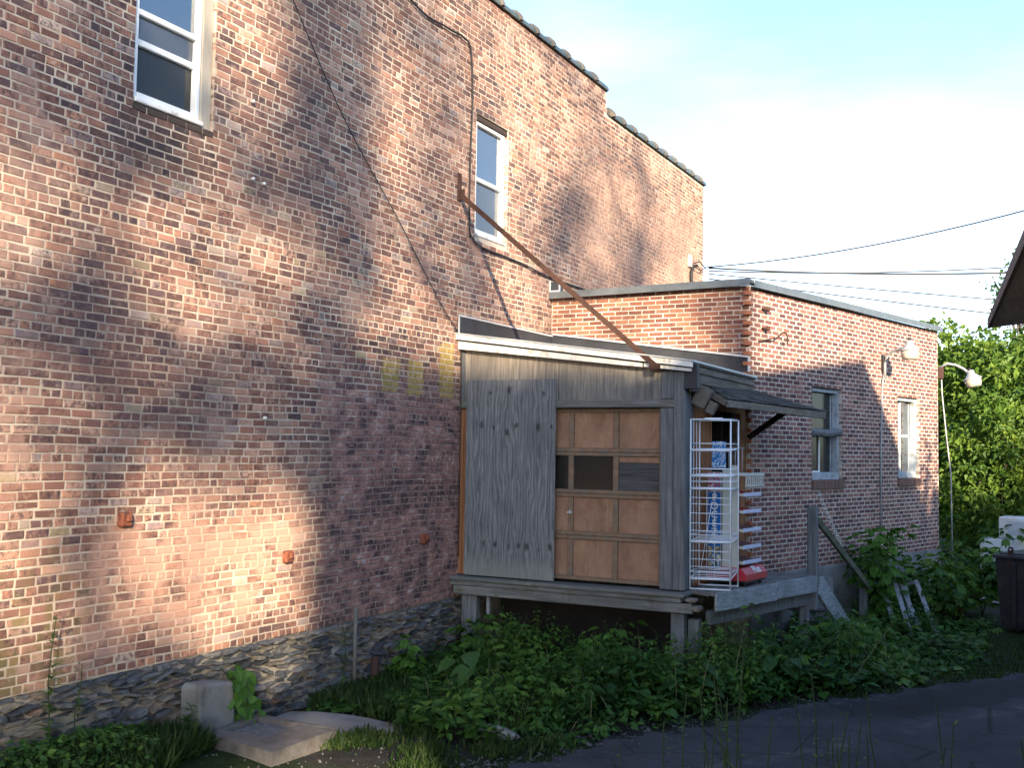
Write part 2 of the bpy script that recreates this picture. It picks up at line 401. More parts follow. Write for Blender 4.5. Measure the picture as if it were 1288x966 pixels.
M_brownwood = grain_wood('brown_clapboard', (0.10, 0.085, 0.07), (0.26, 0.23, 0.20), 'Y')
M_orangewood = grain_wood('orange_stained_wood', (0.20, 0.085, 0.04), (0.36, 0.17, 0.085), 'Z')
def plywood_mat():
    t = NT('knotty_plywood')
    X = t.xyz()
    base = t.ramp(t.noise(30, 6, 0.65, 1.2, stretch=(1, 1, 0.07)), [(0.27, (0.06, 0.066, 0.075)), (0.5, (0.15, 0.158, 0.17)), (0.75, (0.27, 0.275, 0.28))])
    # flame figure
    wv = t.n('TexWave', wave_type='BANDS', bands_direction='X'); mp = t.n('Mapping'); mp.inputs['Scale'].default_value = (1.0, 1, 0.22); t.l(t.P(), mp.inputs['Vector'])
    t.l(mp.outputs[0], wv.inputs['Vector']); wv.inputs['Scale'].default_value = 7; wv.inputs['Distortion'].default_value = 14; wv.inputs['Detail'].default_value = 3; wv.inputs['Detail Scale'].default_value = 1.1
    c = t.mix(0.30, base, t.ramp(wv.outputs['Fac'], [(0.1, (0.075, 0.08, 0.09)), (0.5, (0.15, 0.155, 0.165)), (0.9, (0.28, 0.285, 0.29))]))
    c = t.mix(t.rng(t.noise(1.5, 4, 0.6), 0.45, 0.65, 0, 0.4), c, (0.10, 0.105, 0.115))
    # knots: dark ovals in three rows
    kn = None
    pts = [(0.42, 3.17), (0.71, 3.19), (1.14, 3.17), (0.31, 2.78), (0.51, 2.76), (0.79, 2.77), (1.06, 2.78), (1.27, 2.76), (0.66, 2.7),
           (0.36, 1.36), (0.55, 1.39), (0.71, 1.35), (0.83, 1.38), (0.97, 1.36), (1.1, 1.35), (1.23, 1.37)]
    for ki, (kx, kz) in enumerate(pts):
        ks = (0.55, 1.0, 0.75, 0.9, 0.6, 0.8, 1.1)[ki % 7]; kx += (0.02, -0.015, 0.01)[ki % 3]; kz += (0.0, 0.018, -0.012, 0.008)[ki % 4]
        dx = t.math('MULTIPLY', t.math('SUBTRACT', X[0], kx), 1.0); dz = t.math('MULTIPLY', t.math('SUBTRACT', X[2], kz), 0.6)
        d = t.math('ADD', t.math('MULTIPLY', dx, dx), t.math('MULTIPLY', dz, dz))
        d = t.math('SQRT', d); d = t.math('ADD', d, t.math('MULTIPLY', t.math('SUBTRACT', t.noise(38, 3, 0.6), 0.5), 0.055))
        m = t.math('SUBTRACT', 1.0, t.rng(d, 0.006*ks, 0.042*ks))
        kn = m if kn is None else t.math('MAXIMUM', kn, m)
    c = t.mix(t.math('MULTIPLY', kn, 0.8), c, (0.028, 0.026, 0.027))
    # bleached streaks at the bottom edge
    zz = t.math('ADD', X[2], t.math('MULTIPLY', t.math('SUBTRACT', t.noise(40, 4, 0.6, stretch=(1, 1, 0.1)), 0.5), 0.25))
    c = t.mix(t.math('MULTIPLY', t.math('SUBTRACT', 1.0, t.rng(zz, 1.08, 1.28)), 0.5), c, (0.26, 0.26, 0.24))
    t.bsdf(c, 0.9, t.bump(t.noise(30, 6, 0.65, 1.2, stretch=(1, 1, 0.07)), 0.6, 0.004), 0, 0.12)
    return t.m
M_ply = plywood_mat()
def door_panel_mat():
    t = NT('faded_brown_panel')
    c = t.ramp(t.noise(4.5, 7, 0.7, stretch=(1, 1, 0.5)), [(0.28, (0.185, 0.105, 0.07)), (0.5, (0.285, 0.165, 0.108)), (0.75, (0.37, 0.23, 0.155))])
    c = t.mix(t.rng(t.noise(2.6, 6, 0.7), 0.5, 0.68, 0, 0.65), c, (0.19, 0.095, 0.062))
    c = t.mix(t.rng(t.noise(40, 4, 0.7, stretch=(1, 1, 0.12)), 0.56, 0.72, 0, 0.45), c, (0.42, 0.30, 0.21))
    c = t.mix(t.rng(t.noise(19, 5, 0.7), 0.66, 0.72, 0, 0.7), c, (0.12, 0.075, 0.055))
    t.bsdf(c, 0.85, t.bump(t.noise(22, 5, 0.65, stretch=(1, 1, 0.3)), 0.35, 0.004), 0, 0.2)
    return t.m
M_doorpanel = door_panel_mat()
M_doorrail = simple('worn_brown_rail', (0.20, 0.135, 0.09), 0.85, 0.3, 16, bump=0.3, dirt=(0.14, 0.13, 0.115), dscale=8)
def glass_mat(name, tint=(0.02, 0.022, 0.025), rough=0.04, alpha=0.35, ior=1.5):
    t = NT(name)
    gl = t.n('BsdfGlossy'); gl.inputs['Roughness'].default_value = rough; gl.inputs['Color'].default_value = (0.95, 0.97, 1, 1)
    t.l(t.bump(t.noise(2.5, 2, 0.5), 0.06, 0.02), gl.inputs['Normal'])
    tr = t.n('BsdfTransparent'); df = t.n('BsdfDiffuse'); df.inputs['Color'].default_value = (*tint, 1)
    m1 = t.n('MixShader'); m1.inputs[0].default_value = alpha; t.l(tr.outputs[0], m1.inputs[1]); t.l(df.outputs[0], m1.inputs[2])
    fr = t.n('Fresnel'); fr.inputs['IOR'].default_value = ior
    m2 = t.n('MixShader'); t.l(fr.outputs[0], m2.inputs[0]); t.l(m1.outputs[0], m2.inputs[1]); t.l(gl.outputs[0], m2.inputs[2])
    t.l(m2.outputs[0], t.out.inputs['Surface'])
    return t.m
M_glass = glass_mat('window_glass', (0.10, 0.12, 0.14), alpha=0.25, ior=3.1)
M_dirtyglass = glass_mat('dusty_glass', (0.03, 0.028, 0.025), 0.15, 0.75, 1.35)
M_screen = glass_mat('insect_screen', (0.12, 0.13, 0.155), 0.12, 0.5, 1.75)
M_shade = simple('pale_roller_shade', (0.60, 0.66, 0.74), 0.9, 0.06, 3)
M_room = simple('room_wall', (0.20, 0.18, 0.15), 0.95, 0.2, 2)
M_curtain = simple('tan_curtain', (0.36, 0.30, 0.22), 0.95, 0.2, 9)

def leaf_mat(name, c0, c1, c2, trans=0.35):
    t = NT(name)
    c = t.ramp(t.attr('tone'), [(0.0, c0), (0.5, c1), (1.0, c2)])
    c = t.mix(0.25, c, t.ramp(t.noise(30, 3, 0.6), [(0.3, (0.6, 0.6, 0.6)), (0.7, (1.3, 1.3, 1.3))]), 'MULTIPLY')
    pb = t.n('BsdfPrincipled'); t.l(c, pb.inputs['Base Color']); pb.inputs['Roughness'].default_value = 0.5; pb.inputs['Specular IOR Level'].default_value = 0.25
    tl = t.n('BsdfTranslucent'); t.l(t.mix(1.0, c, (1.3, 1.25, 0.5), 'MULTIPLY'), tl.inputs['Color'])
    mx = t.n('MixShader'); mx.inputs[0].default_value = trans; t.l(pb.outputs[0], mx.inputs[1]); t.l(tl.outputs[0], mx.inputs[2])
    t.l(mx.outputs[0], t.out.inputs['Surface']); return t.m
M_leafdark = leaf_mat('tree_leaf', (0.018, 0.042, 0.010), (0.038, 0.085, 0.018), (0.075, 0.135, 0.026))
M_leafsun = leaf_mat('light_tree_leaf', (0.035, 0.08, 0.015), (0.085, 0.155, 0.025), (0.16, 0.23, 0.035))
M_leafblue = leaf_mat('far_tree_leaf', (0.03, 0.065, 0.03), (0.055, 0.11, 0.05), (0.09, 0.15, 0.06))
M_weed = leaf_mat('weed_leaf', (0.020, 0.060, 0.013), (0.050, 0.128, 0.022), (0.125, 0.225, 0.036))
M_burdock = leaf_mat('burdock_leaf', (0.022, 0.062, 0.018), (0.036, 0.095, 0.026), (0.06, 0.125, 0.035), 0.25)
M_vine = leaf_mat('vine_leaf', (0.05, 0.13, 0.02), (0.08, 0.18, 0.03), (0.11, 0.23, 0.04), 0.4)
M_grass = leaf_mat('grass_blade', (0.012, 0.034, 0.009), (0.028, 0.062, 0.014), (0.075, 0.105, 0.032), 0.3)
M_stem = simple('green_stem', (0.028, 0.046, 0.016), 0.8, 0.3, 30)
M_bark = simple('bark', (0.075, 0.062, 0.05), 0.95, 0.4, 12, stretch=(1, 1, 0.2), bump=0.8)

# ------------------------------------------------------------------ ground and road
def gz(x, y):
    x = np.asarray(x, dtype=float); y = np.asarray(y, dtype=float)
    h = 0.17*sstep(8.2, 5.0, y)*sstep(3.0, 0.5, x)
    h = h + 0.70*sstep(6.6, 3.2, y)*sstep(3.4, 6.0, x)
    h = h + 0.025*np.sin(x*2.1+0.7*y)*np.cos(1.7*y-0.4*x)*sstep(6.5, 3.0, np.abs(x-1.0))
    return h
def ground():
    xs = np.concatenate([np.linspace(-1500, -30, 8), np.linspace(-24, -2, 8), np.linspace(-1.0, 12, 105), np.linspace(14, 60, 12), np.linspace(100, 1500, 8)])
    ys = np.concatenate([np.linspace(-1500, -60, 8), np.linspace(-50, -2, 12), np.linspace(-1, 24, 160), np.linspace(28, 90, 14), np.linspace(140, 1500, 8)])
    X, Y = np.meshgrid(xs, ys, indexing='ij'); Z = gz(X, Y) - 0.01
    V = np.stack([X, Y, Z], -1).reshape(-1, 3); ny = len(ys)
    i, j = np.meshgrid(np.arange(len(xs)-1), np.arange(ny-1), indexing='ij'); a = (i*ny+j).ravel()
    F = np.stack([a, a+ny, a+ny+1, a+1], -1)
    t = NT('soil_and_turf')
    soil = t.ramp(t.noise(6, 7, 0.7), [(0.3, (0.020, 0.019, 0.018)), (0.6, (0.045, 0.043, 0.040)), (0.78, (0.085, 0.083, 0.08))])
    green = t.ramp(t.noise(14, 5, 0.65), [(0.3, (0.012, 0.024, 0.008)), (0.7, (0.03, 0.05, 0.015))])
    c = t.mix(t.rng(t.noise(0.9, 5, 0.6), 0.40, 0.56), soil, green)
    grit = t.rng(t.noise(70, 2, 0.5), 0.66, 0.72); c = t.mix(t.math('MULTIPLY', grit, 0.5), c, (0.22, 0.21, 0.20))
    t.bsdf(c, 0.95, t.bump(t.noise(35, 6, 0.7), 0.8, 0.03), 0, 0.1)
    o = np_mesh('ground', V, F, t.m, smooth=True); tag(o, kind='structure')
ground()
def road():
    L = [(1.7, 3.5), (2.0, 5.6), (2.45, 7.4), (2.95, 8.8), (3.6, 10.0), (4.3, 11.4), (5.1, 12.6), (6.05, 14.1), (7.6, 16.2), (10, 18.6), (16, 22), (30, 28)]
    pts = []
    for k in range(len(L)-1):
        for q in range(14):
            f = q/14; pts.append((L[k][0]*(1-f)+L[k+1][0]*f, L[k][1]*(1-f)+L[k+1][1]*f))
    pts.append(L[-1]); pts = np.array(pts)
    for _ in range(6): pts[1:-1] = (pts[:-2]+2*pts[1:-1]+pts[2:])/4
    d = np.gradient(pts, axis=0); d /= np.linalg.norm(d, axis=1)[:, None]; nr = np.stack([d[:, 1], -d[:, 0]], -1)
    pts0 = pts.copy()
    wig = 0.07*np.sin(np.arange(len(pts))*1.3)+0.05*np.sin(np.arange(len(pts))*2.9+1)+rng.normal(0, 0.05, len(pts))
    offs = np.array([0, 0.15, 0.5, 1.0, 1.6, 2.2, 3.0, 4.0])
    V = []; 
    for k in range(len(pts)):
        for w in offs:
            q = pts[k]+nr[k]*(w+(wig[k] if w < 0.4 else 0)); V.append((q[0], q[1], float(gz(q[0], q[1]))+0.012-(0.03 if w == 0 else 0)))
    V = np.array(V); n = len(offs)
    i, j = np.meshgrid(np.arange(len(pts)-1), np.arange(n-1), indexing='ij'); a = (i*n+j).ravel()
    F = np.stack([a, a+1, a+n+1, a+n], -1)
    tone = np.tile(offs/4.0, len(pts))
    t = NT('worn_asphalt')
    base = t.ramp(t.noise(2.0, 6, 0.65), [(0.3, (0.042, 0.046, 0.056)), (0.7, (0.082, 0.087, 0.10))])
    e = t.math('ADD', t.attr('tone'), t.math('MULTIPLY', t.math('SUBTRACT', t.noise(1.6, 5, 0.65), 0.5), 0.16))
    patch = t.math('MULTIPLY', t.rng(e, 0.02, 0.09), t.math('SUBTRACT', 1.0, t.rng(e, 0.22, 0.27)))
    base = t.mix(t.math('MULTIPLY', patch, t.rng(t.xyz()[1], 10.0, 11.2, 0, 0.75)), base, (0.020, 0.0195, 0.022))
    base = t.mix(t.math('MULTIPLY', t.rng(t.noise(7, 6, 0.7), 0.62, 0.72), 0.5), base, (0.10, 0.098, 0.098))
    # worn lighter wheel lines and gravel washed along the lane
    line = t.math('SUBTRACT', 1.0, t.rng(t.math('ABSOLUTE', t.math('SUBTRACT', e, 0.30)), 0.0, 0.035))
    base = t.mix(t.math('MULTIPLY', line, t.rng(t.noise(3.0, 6, 0.7), 0.42, 0.62, 0, 0.6)), base, (0.17, 0.17, 0.175))
    base = t.mix(t.rng(t.noise(22, 6, 0.75), 0.5, 0.7, 0, 0.5), base, (0.035, 0.036, 0.042))
    vor = t.n('TexVoronoi', feature='DISTANCE_TO_EDGE'); t.l(t.P(), vor.inputs['Vector']); vor.inputs['Scale'].default_value = 1.1
    crack = t.math('MULTIPLY', t.math('SUBTRACT', 1.0, t.rng(vor.outputs['Distance'], 0.0, 0.022)), t.rng(t.noise(1.1, 4, 0.6), 0.40, 0.52))
    base = t.mix(t.math('MULTIPLY', crack, 0.8), base, (0.018, 0.018, 0.018))
    base = t.mix(t.rng(t.noise(160, 2, 0.5), 0.6, 0.7, 0, 0.45), base, (0.17, 0.17, 0.17))
    t.bsdf(base, 0.85, t.bump(t.noise(45, 7, 0.8), 1.0, 0.025), 0, 0.2)
    o = np_mesh('road', V, F, t.m, tone=tone, smooth=True); tag(o, kind='structure')
    return pts0
ROAD = road()

# ------------------------------------------------------------------ brickwork
def course_list(u0, u1, z0, z1, course, bl, openings, header_every=0, gap=0.011, gapz=None, clip=None):
    out = []; nc = int(round((z1-z0)/course)); gapz = gapz or gap
    for i in range(nc):
        za, zb = z0+i*course+gapz/2, z0+(i+1)*course-gapz/2
        hd = header_every and (i % header_every == 3 or i == 0)
        L = bl/2 if hd else bl
        u = u0 - (L/2 if (i % 2) else 0) - rng.uniform(0, 0.02)
        while u < u1-0.02:
            l = L*(rng.uniform(0.91, 1.09) if header_every else rng.uniform(0.98, 1.02)) if not (header_every and rng.random() < 0.04) else bl/2
            segs = [(max(u, u0)+gap/2, min(u+l, u1)-gap/2, 0)]
            for (oa, ob, oz0, oz1) in openings:
                if zb > oz0+0.012 and za < oz1-0.012:
                    ns = []
                    for (p, q, fl) in segs:
                        if q <= oa or p >= ob: ns.append((p, q, fl | (2 if p-ob < 0.012 and p >= ob else 0)))
                        else:
                            if p < oa-0.02: ns.append((p, oa, fl))
                            if q > ob+0.02: ns.append((ob, q, fl | 2))
                    segs = ns
            for (p, q, fl) in segs:
                if q-p > 0.02 and (clip is None or clip((p+q)/2, (za+zb)/2)):
                    out.append((p, q, za, zb, fl, i))
            u += l
    return out
def brick_arrays(bl, O, U, Nn, jn=0.004, jc=0.003, chf=0.005, deep=0.03):
    B = np.array([b[:4] for b in bl]); n = len(B); fl = np.array([b[4] for b in bl])
    O = np.array(O); U = np.array(U); Nn = np.array(Nn); Zv = np.array([0, 0, 1.0])
    sg = np.array([[0, 0], [1, 0], [1, 1], [0, 1]])
    u = np.where(sg[None, :, 0] == 0, B[:, None, 0], B[:, None, 1]); z = np.where(sg[None, :, 1] == 0, B[:, None, 2], B[:, None, 3])
    ju = rng.normal(0, jc, (n, 4)).clip(-2*jc, 2*jc)*0.7; jz = rng.normal(0, jc, (n, 4)).clip(-2*jc, 2*jc)*0.7
    u = u+ju; z = z+jz+(0.007*np.sin(u*1.3+z*0.5)+0.003*np.sin(u*4.1+z*2.0))*(0 if jc < 0.002 else 1)
    su = np.where(sg[:, 0] == 0, 1, -1)[None]; sz = np.where(sg[:, 1] == 0, 1, -1)[None]
    cf = chf*rng.uniform(0.6, 1.6, (n, 1))
    nf = rng.normal(0, jn, (n, 1)).clip(-2*jn, 2*jn)+rng.normal(0, jn*0.3, (n, 4))
    dp = np.where((fl & 2) > 0, 0.13, deep)[:, None]
    def W(uu, zz, nn): return O + uu[..., None]*U + zz[..., None]*Zv + nn[..., None]*Nn
    front = W(u+su*cf, z+sz*cf, nf); mid = W(u, z, nf-cf); back = W(u, z, np.broadcast_to(-dp, u.shape))
    V = np.concatenate([front, mid, back], 1)   # n,12,3
    q = [(0, 1, 2, 3)]
    for k in range(4):
        j = (k+1) % 4; q.append((4+k, 4+j, j, k)); q.append((8+k, 8+j, 4+j, 4+k))
    q = np.array(q)
    return V, q
def put_bricks(bl, O, U, Nn, mat, parent, keep_fn, nmax, reds=None, **kw):
    V, q = brick_arrays(bl, O, U, Nn, **kw); n = len(bl)
    col = rng.random((n, 3)); EDG = np.array([0]*4+[1]*8, dtype=float)[:, None]
    if reds is not None: col = reds(bl, col)
    cen = V[:, :4].mean(1)
    score = keep_fn(cen)               # smaller = shows larger; inf = not in view
    order = np.argsort(score); singles = [i for i in order[:nmax] if np.isfinite(score[i])]
    m = np.ones(n, bool); m[singles] = False
    idx = np.where(m)[0]
    if len(idx):
        VV = V[idx].reshape(-1, 3); FF = (q[None]+12*np.arange(len(idx))[:, None, None]).reshape(-1, 4)
        o = np_mesh('brickwork', VV, FF, mat, parent, col=np.concatenate([np.repeat(col[idx], 12, 0), np.tile(EDG, (len(idx), 1))], 1)); tag(o, kind='stuff')
    for i in singles:
        np_mesh('brick', V[i], q, mat, parent, col=np.concatenate([np.repeat(col[i:i+1], 12, 0), EDG], 1))
def depth_of(P): return (P-np.array(CAM))@np.array(w_)
def in_frame(P, mx=0.0):
    d = P-np.array(CAM); z = d@np.array(w_); x = d@np.array(a_)/z*1350; y = d@np.array(u_)/z*1350
    return (np.abs(x) < 644-mx) & (np.abs(y) < 483-mx)
def wall_panel(mb, O, U, Nn, u0, u1, z0, z1, openings, back=0.12, rec=0.0):
    """mortar sheet with real openings and reveals; U x Z = Nn"""
    O = Vector(O); U = Vector(U); Nn = Vector(Nn); Zv = Vector((0, 0, 1))
    us = sorted({u0, u1, *[o[0] for o in openings], *[o[1] for o in openings]}); zs = sorted({z0, z1, *[o[2] for o in openings], *[o[3] for o in openings]})
    us = [x for x in us if u0 <= x <= u1]; zs = [x for x in zs if z0 <= x <= z1]
    W = lambda u, z, n: O+U*u+Zv*z+Nn*n
    for i in range(len(us)-1):
        for j in range(len(zs)-1):
            cu, cz = (us[i]+us[i+1])/2, (zs[j]+zs[j+1])/2
            if any(o[0] < cu < o[1] and o[2] < cz < o[3] for o in openings): continue
            mb.add([W(us[i], zs[j], rec), W(us[i+1], zs[j], rec), W(us[i+1], zs[j+1], rec), W(us[i], zs[j+1], rec)], [(0, 1, 2, 3)])
    for (a, b, c, d) in openings:
        mb.add([W(a, c, rec), W(a, d, rec), W(a, d, -back), W(a, c, -back)], [(0, 1, 2, 3)])
        mb.add([W(b, c, rec), W(b, d, rec), W(b, d, -back), W(b, c, -back)], [(3, 2, 1, 0)])
        mb.add([W(a, d, rec), W(b, d, rec), W(b, d, -back), W(a, d, -back)], [(0, 1, 2, 3)])
        mb.add([W(a, c, rec), W(b, c, rec), W(b, c, -back), W(a, c, -back)], [(3, 2, 1, 0)])

# ------------------------------------------------------------------ tall brick building
TB = thing('brick_building', 'tall old brick building with rubble stone foundation and tiled parapet', 'building', (-4, 12, 0))
OP = [(6.035, 6.93, 5.22, 6.85), (11.56, 12.42, 5.17, 6.74)]
Y0, Y1, ZB = 0.5, 20.93, 0.72
WO, WU, WN = (0, 0, 0), (0, 1, 0), (1, 0, 0)
mb = MB(); wall_panel(mb, WO, WU, WN, Y0, 15.78, ZB, 8.30, OP, rec=-0.005)
wall_panel(mb, WO, WU, WN, 15.78, Y1, ZB, 7.93, [], rec=-0.005)
core = MB()
core.box(-9, -0.135, Y0, 5.6, 0, 8.2); core.box(-9, -0.135, 7.3, 11.2, 0, 8.2); core.box(-9, -0.135, 12.8, 15.76, 0, 8.2); core.box(-9, -0.135, 15.76, Y1-0.01, 0, 7.88)
core.box(-9, -0.135, 5.6, 7.3, 0, 4.9); core.box(-9, -0.135, 5.6, 7.3, 7.0, 8.2); core.box(-9, -0.135, 11.2, 12.8, 0, 4.9); core.box(-9, -0.135, 11.2, 12.8, 7.0, 8.2)
core.box(-9, -3.0, 5.6, 7.3, 4.9, 7.0); core.box(-9, -3.0, 11.2, 12.8, 4.9, 7.0)
core.box(-9, -0.02, -14, Y0-0.005, 0, 8.3)
core.box(-0.134, -0.009, Y0, 5.9, 0.0, 0.5)
core.build('masonry_core', M_room, TB)
wall = mb.build('brick_wall', M_mortar, TB)
top_clip = lambda u, z: z < (8.30 if u < 15.75 else 7.92)
bl = course_list(Y0, Y1, ZB, 8.34, 0.0677, 0.19, OP, 7, gap=0.0105, gapz=0.0095, clip=top_clip)
_vg = rng.random((60, 60))
def vnoise(y, z, sc):
    a, b = (y*sc+11.3) % 58, (z*sc+7.7) % 58; i, j = a.astype(int), b.astype(int); fa, fb = sstep(0, 1, a-i), sstep(0, 1, b-j)
    return (_vg[i, j]*(1-fa)+_vg[i+1, j]*fa)*(1-fb)+(_vg[i, j+1]*(1-fa)+_vg[i+1, j+1]*fa)*fb
def old_tones(bl_, col):
    B = np.array([b[:4] for b in bl_]); y = (B[:, 0]+B[:, 1])/2; z = (B[:, 2]+B[:, 3])/2
    v = 0.55*vnoise(y, z, 0.9)+0.45*vnoise(y*0.6+3, z*2.2+5, 1.0)
    v = v-0.22*np.exp(-((z-1.05)/0.22)**2)*vnoise(y, z, 1.6)*1.6-0.12*np.exp(-((y-5.0)/0.5)**2-((z-1.4)/0.4)**2)
    r1 = np.clip(0.80*col[:, 0]+0.60*v-0.19, 0.0, 0.84)
    sp_ = rng.random(len(r1)); r1 = np.where(sp_ < 0.09, 0.84+0.142*rng.random(len(r1)), r1)
    r1 = np.where(z < ZB+0.06, np.where(rng.random(len(r1)) < 0.8, 0.87, 0.3), r1)
    col = col.copy(); col[:, 0] = r1; return col
def lm_score(C):
    s = depth_of(C); s = np.where(in_frame(C, 6), s, np.inf); return s
put_bricks(bl, WO, WU, WN, M_brick, wall, lm_score, 300, old_tones, jn=0.0014, jc=0.0030, chf=0.0055)
# end return of the wall
mb = MB(); mb.add([(0-0.007, Y1-0.004, 0.0), (-9, Y1-0.004, 0.0), (-9, Y1-0.004, 7.9), (-0.007, Y1-0.004, 7.9)], [(0, 1, 2, 3)]); mb.build('end_wall', M_mortar, TB)

# stone foundation
mb = MB(); wall_panel(mb, WO, WU, WN, Y0, 14.0, -0.3, ZB, [], rec=-0.03)
t = NT('rubble_mortar')
c = t.ramp(t.noise(4, 6, 0.7), [(0.3, (0.24, 0.22, 0.20)), (0.55, (0.42, 0.39, 0.355)), (0.75, (0.56, 0.53, 0.49))])
t.bsdf(c, 0.95, t.bump(t.noise(18, 6, 0.7), 1.0, 0.03), 0, 0.1); M_rubmort = t.m
found = mb.build('stone_foundation', M_rubmort, TB)
t = NT('rubble_stone')
c = t.ramp(t.attr('tone'), [(0.0, (0.05, 0.056, 0.066)), (0.4, (0.10, 0.106, 0.115)), (0.7, (0.15, 0.145, 0.14)), (0.88, (0.19, 0.165, 0.13)), (0.96, (0.15, 0.085, 0.065)), (1.0, (0.26, 0.25, 0.235))])
c = t.mix(0.85, c, t.ramp(t.noise(16, 7, 0.75, stretch=(1, 1, 3)), [(0.3, (0.6, 0.6, 0.62)), (0.5, (1.5, 1.5, 1.5)), (0.7, (2.9, 2.85, 2.8))]), 'MULTIPLY')
c = t.mix(t.math('MULTIPLY', t.rng(t.noise(6, 6, 0.7), 0.60, 0.72), 0.7), c, (0.36, 0.33, 0.29))
t.bsdf(c, 0.9, t.bump(t.noise(30, 7, 0.75, stretch=(1, 1, 3)), 1.0, 0.03), 0, 0.2); M_stone = t.m
def stones():
    z = ZB-0.004; row = 0; cnt = 0; rest = MB()
    while z > -0.12:
        h = rng.uniform(0.024, 0.064) if row else 0.045
        y = 4.0+rng.uniform(0, 0.3)
        while y < 11.45:
            l = rng.uniform(0.07, 0.26)*(1.2 if h < 0.045 else 1.0)
            hh = h*rng.uniform(0.62, 0.96); dz = rng.uniform(0, h-hh); tilt = rng.normal(0.06, 0.2 if row else 0.03)
            cy, cz = y+l/2, z-h+dz+hh/2
            n = rng.integers(5, 8); ang = np.sort((np.arange(n)+rng.uniform(-0.32, 0.32, n))/n*2*math.pi)
            rr = rng.uniform(0.74, 1.08, n)
            # superellipse outline, flattened slab
            cx_ = np.sign(np.cos(ang))*np.abs(np.cos(ang))**0.45*l/2*0.96*rr; cz_ = np.sign(np.sin(ang))*np.abs(np.sin(ang))**0.5*hh/2*rr
            py = cy+cx_*math.cos(tilt)-cz_*math.sin(tilt); pz = cz+cx_*math.sin(tilt)+cz_*math.cos(tilt)
            pz = np.minimum(pz, ZB-0.004)
            pr_ = rng.uniform(-0.012, 0.075); ch = 0.007
            V = []; F = []
            for (nn, k) in ((-0.06, 1.0), (pr_-ch, 1.0), (pr_+rng.uniform(-0.004, 0.004), 0.82)):
                for q in range(n): V.append((nn+rng.uniform(-0.006, 0.006), cy+(py[q]-cy)*k, cz+(pz[q]-cz)*k))
            for lv in (0, 1):
                for q in range(n): F.append((lv*n+q, lv*n+(q+1) % n, (lv+1)*n+(q+1) % n, (lv+1)*n+q))
            F.append(tuple(2*n+q for q in range(n)))
            tone = float(rng.random())
            if cnt < 300 and y > 4.7 and (h > 0.034 or row == 0):
                MB().add(V, F, tone).build('stone', M_stone, found); cnt += 1
            else: rest.add(V, F, tone)
            y += l+rng.uniform(0.002, 0.03)
        z -= h+rng.uniform(0.0, 0.012); row += 1
    o = rest.build('rubble', M_stone, found); tag(o, kind='stuff')
stones()

# parapet coping tiles
def coping(ya, yb, z, first):
    y = first
    while y > ya: y -= 0.525
    while y < yb-0.05:
        a, b = max(y, ya), min(y+0.525, yb)
        prof = [(-0.30, -0.02), (-0.30, 0.05), (-0.22, 0.07), (-0.13, 0.085), (-0.04, 0.07), (0.03, 0.04), (0.045, 0.0), (0.045, -0.03), (0.0, -0.03)]
        m = MB(); m.prism([(p[0], a+0.003, z+p[1]) for p in prof], (0, b-a-0.006, 0))
        til = m.build('coping_tile', M_coping, TB)
        m = MB(); k = 10; loop = []
        for q in range(k+1):
            an = math.pi*q/k; loop.append((-0.12+0.185*math.cos(an)+0.012, a-0.045, z-0.02+0.165*math.sin(an)))
        m.prism(loop, (0, 0.065, 0)); m.build('collar', M_hump, til)
        y += 0.525
coping(6.0, 15.76, 8.34, 12.64); coping(16.0, 20.98, 7.97, 16.47)
m = MB(); m.box(-0.30, 0.012, 6.0, 15.78, 8.30, 8.318); m.box(-0.30, 0.012, 15.85, 20.96, 7.925, 7.945); m.build('coping_shadow_strip', M_black, TB)  # black strip paints the shadow line below the coping
# spalled brick corner where the parapet steps down
m = MB()
for k, (y, z) in enumerate([(15.84, 7.96), (15.9, 7.99)]): m.box(-0.2, -0.01, y-0.08, y+0.06, z-0.03, z+0.03+0.02*k, 0.01)
m.build('broken_step', M_hump, TB)

# windows of the tall building
def window_left(y0, y1, z0, z1, kind):
    w = MB()
    xf = -0.07
    fr = 0.042
    # white storm frame
    w.box(xf-0.04, xf+0.03, y0, y0+fr, z0+0.03, z1, 0.006); w.box(xf-0.04, xf+0.03, y1-fr, y1, z0+0.03, z1, 0.006)
    w.box(xf-0.04, xf+0.028, y0+fr, y1-fr, z1-fr, z1, 0.006); w.box(xf-0.04, xf+0.035, y0+fr, y1-fr, z0+0.03, z0+0.085, 0.006)
    win = w.build('window_frame', M_white_al, TB)
    s = MB(); s.box(xf-0.05, xf+0.075, y0-0.01, y1+0.01, z0-0.012, z0+0.028, 0.008); s.build('sill', M_white_wood, win)
    return win
wz0, wz1 = 5.28, 6.80
win1 = window_left(6.06, 6.80, wz0-0.03, wz1, 1)
m = MB(); m.box(-0.15, -0.03, 6.803, 6.925, 5.23, 6.84, 0.006); m.build('side_casing', M_trim_wood, win1)
m = MB(); m.box(-0.105, -0.06, 6.103, 6.757, 5.985, 6.035, 0.006); m.build('meeting_rail', M_white_al, win1)
m = MB(); m.box(-0.12, -0.075, 6.103, 6.757, 5.735, 5.79, 0.006); m.build('sash_bottom_rail', M_white_al, win1)
m = MB(); m.box(-0.094, -0.088, 6.103, 6.757, 6.037, 6.74); m.build('pane', M_glass, win1)
m = MB(); m.box(-0.102, -0.096, 6.103, 6.757, 5.792, 5.983); m.build('pane', M_screen, win1)
m = MB(); m.box(-0.115, -0.11, 6.103, 6.757, 5.34, 5.733); m.build('screen', M_dirtyglass, win1)
m = MB(); m.box(-0.20, -0.19, 6.03, 6.77, 5.99, 6.75); m.build('roller_shade', M_shade, win1)
m = MB(); m.box(-0.35, -0.33, 6.5, 6.72, 5.3, 6.2, 0.005); m.build('curtain', M_curtain, win1)
m = MB(); 
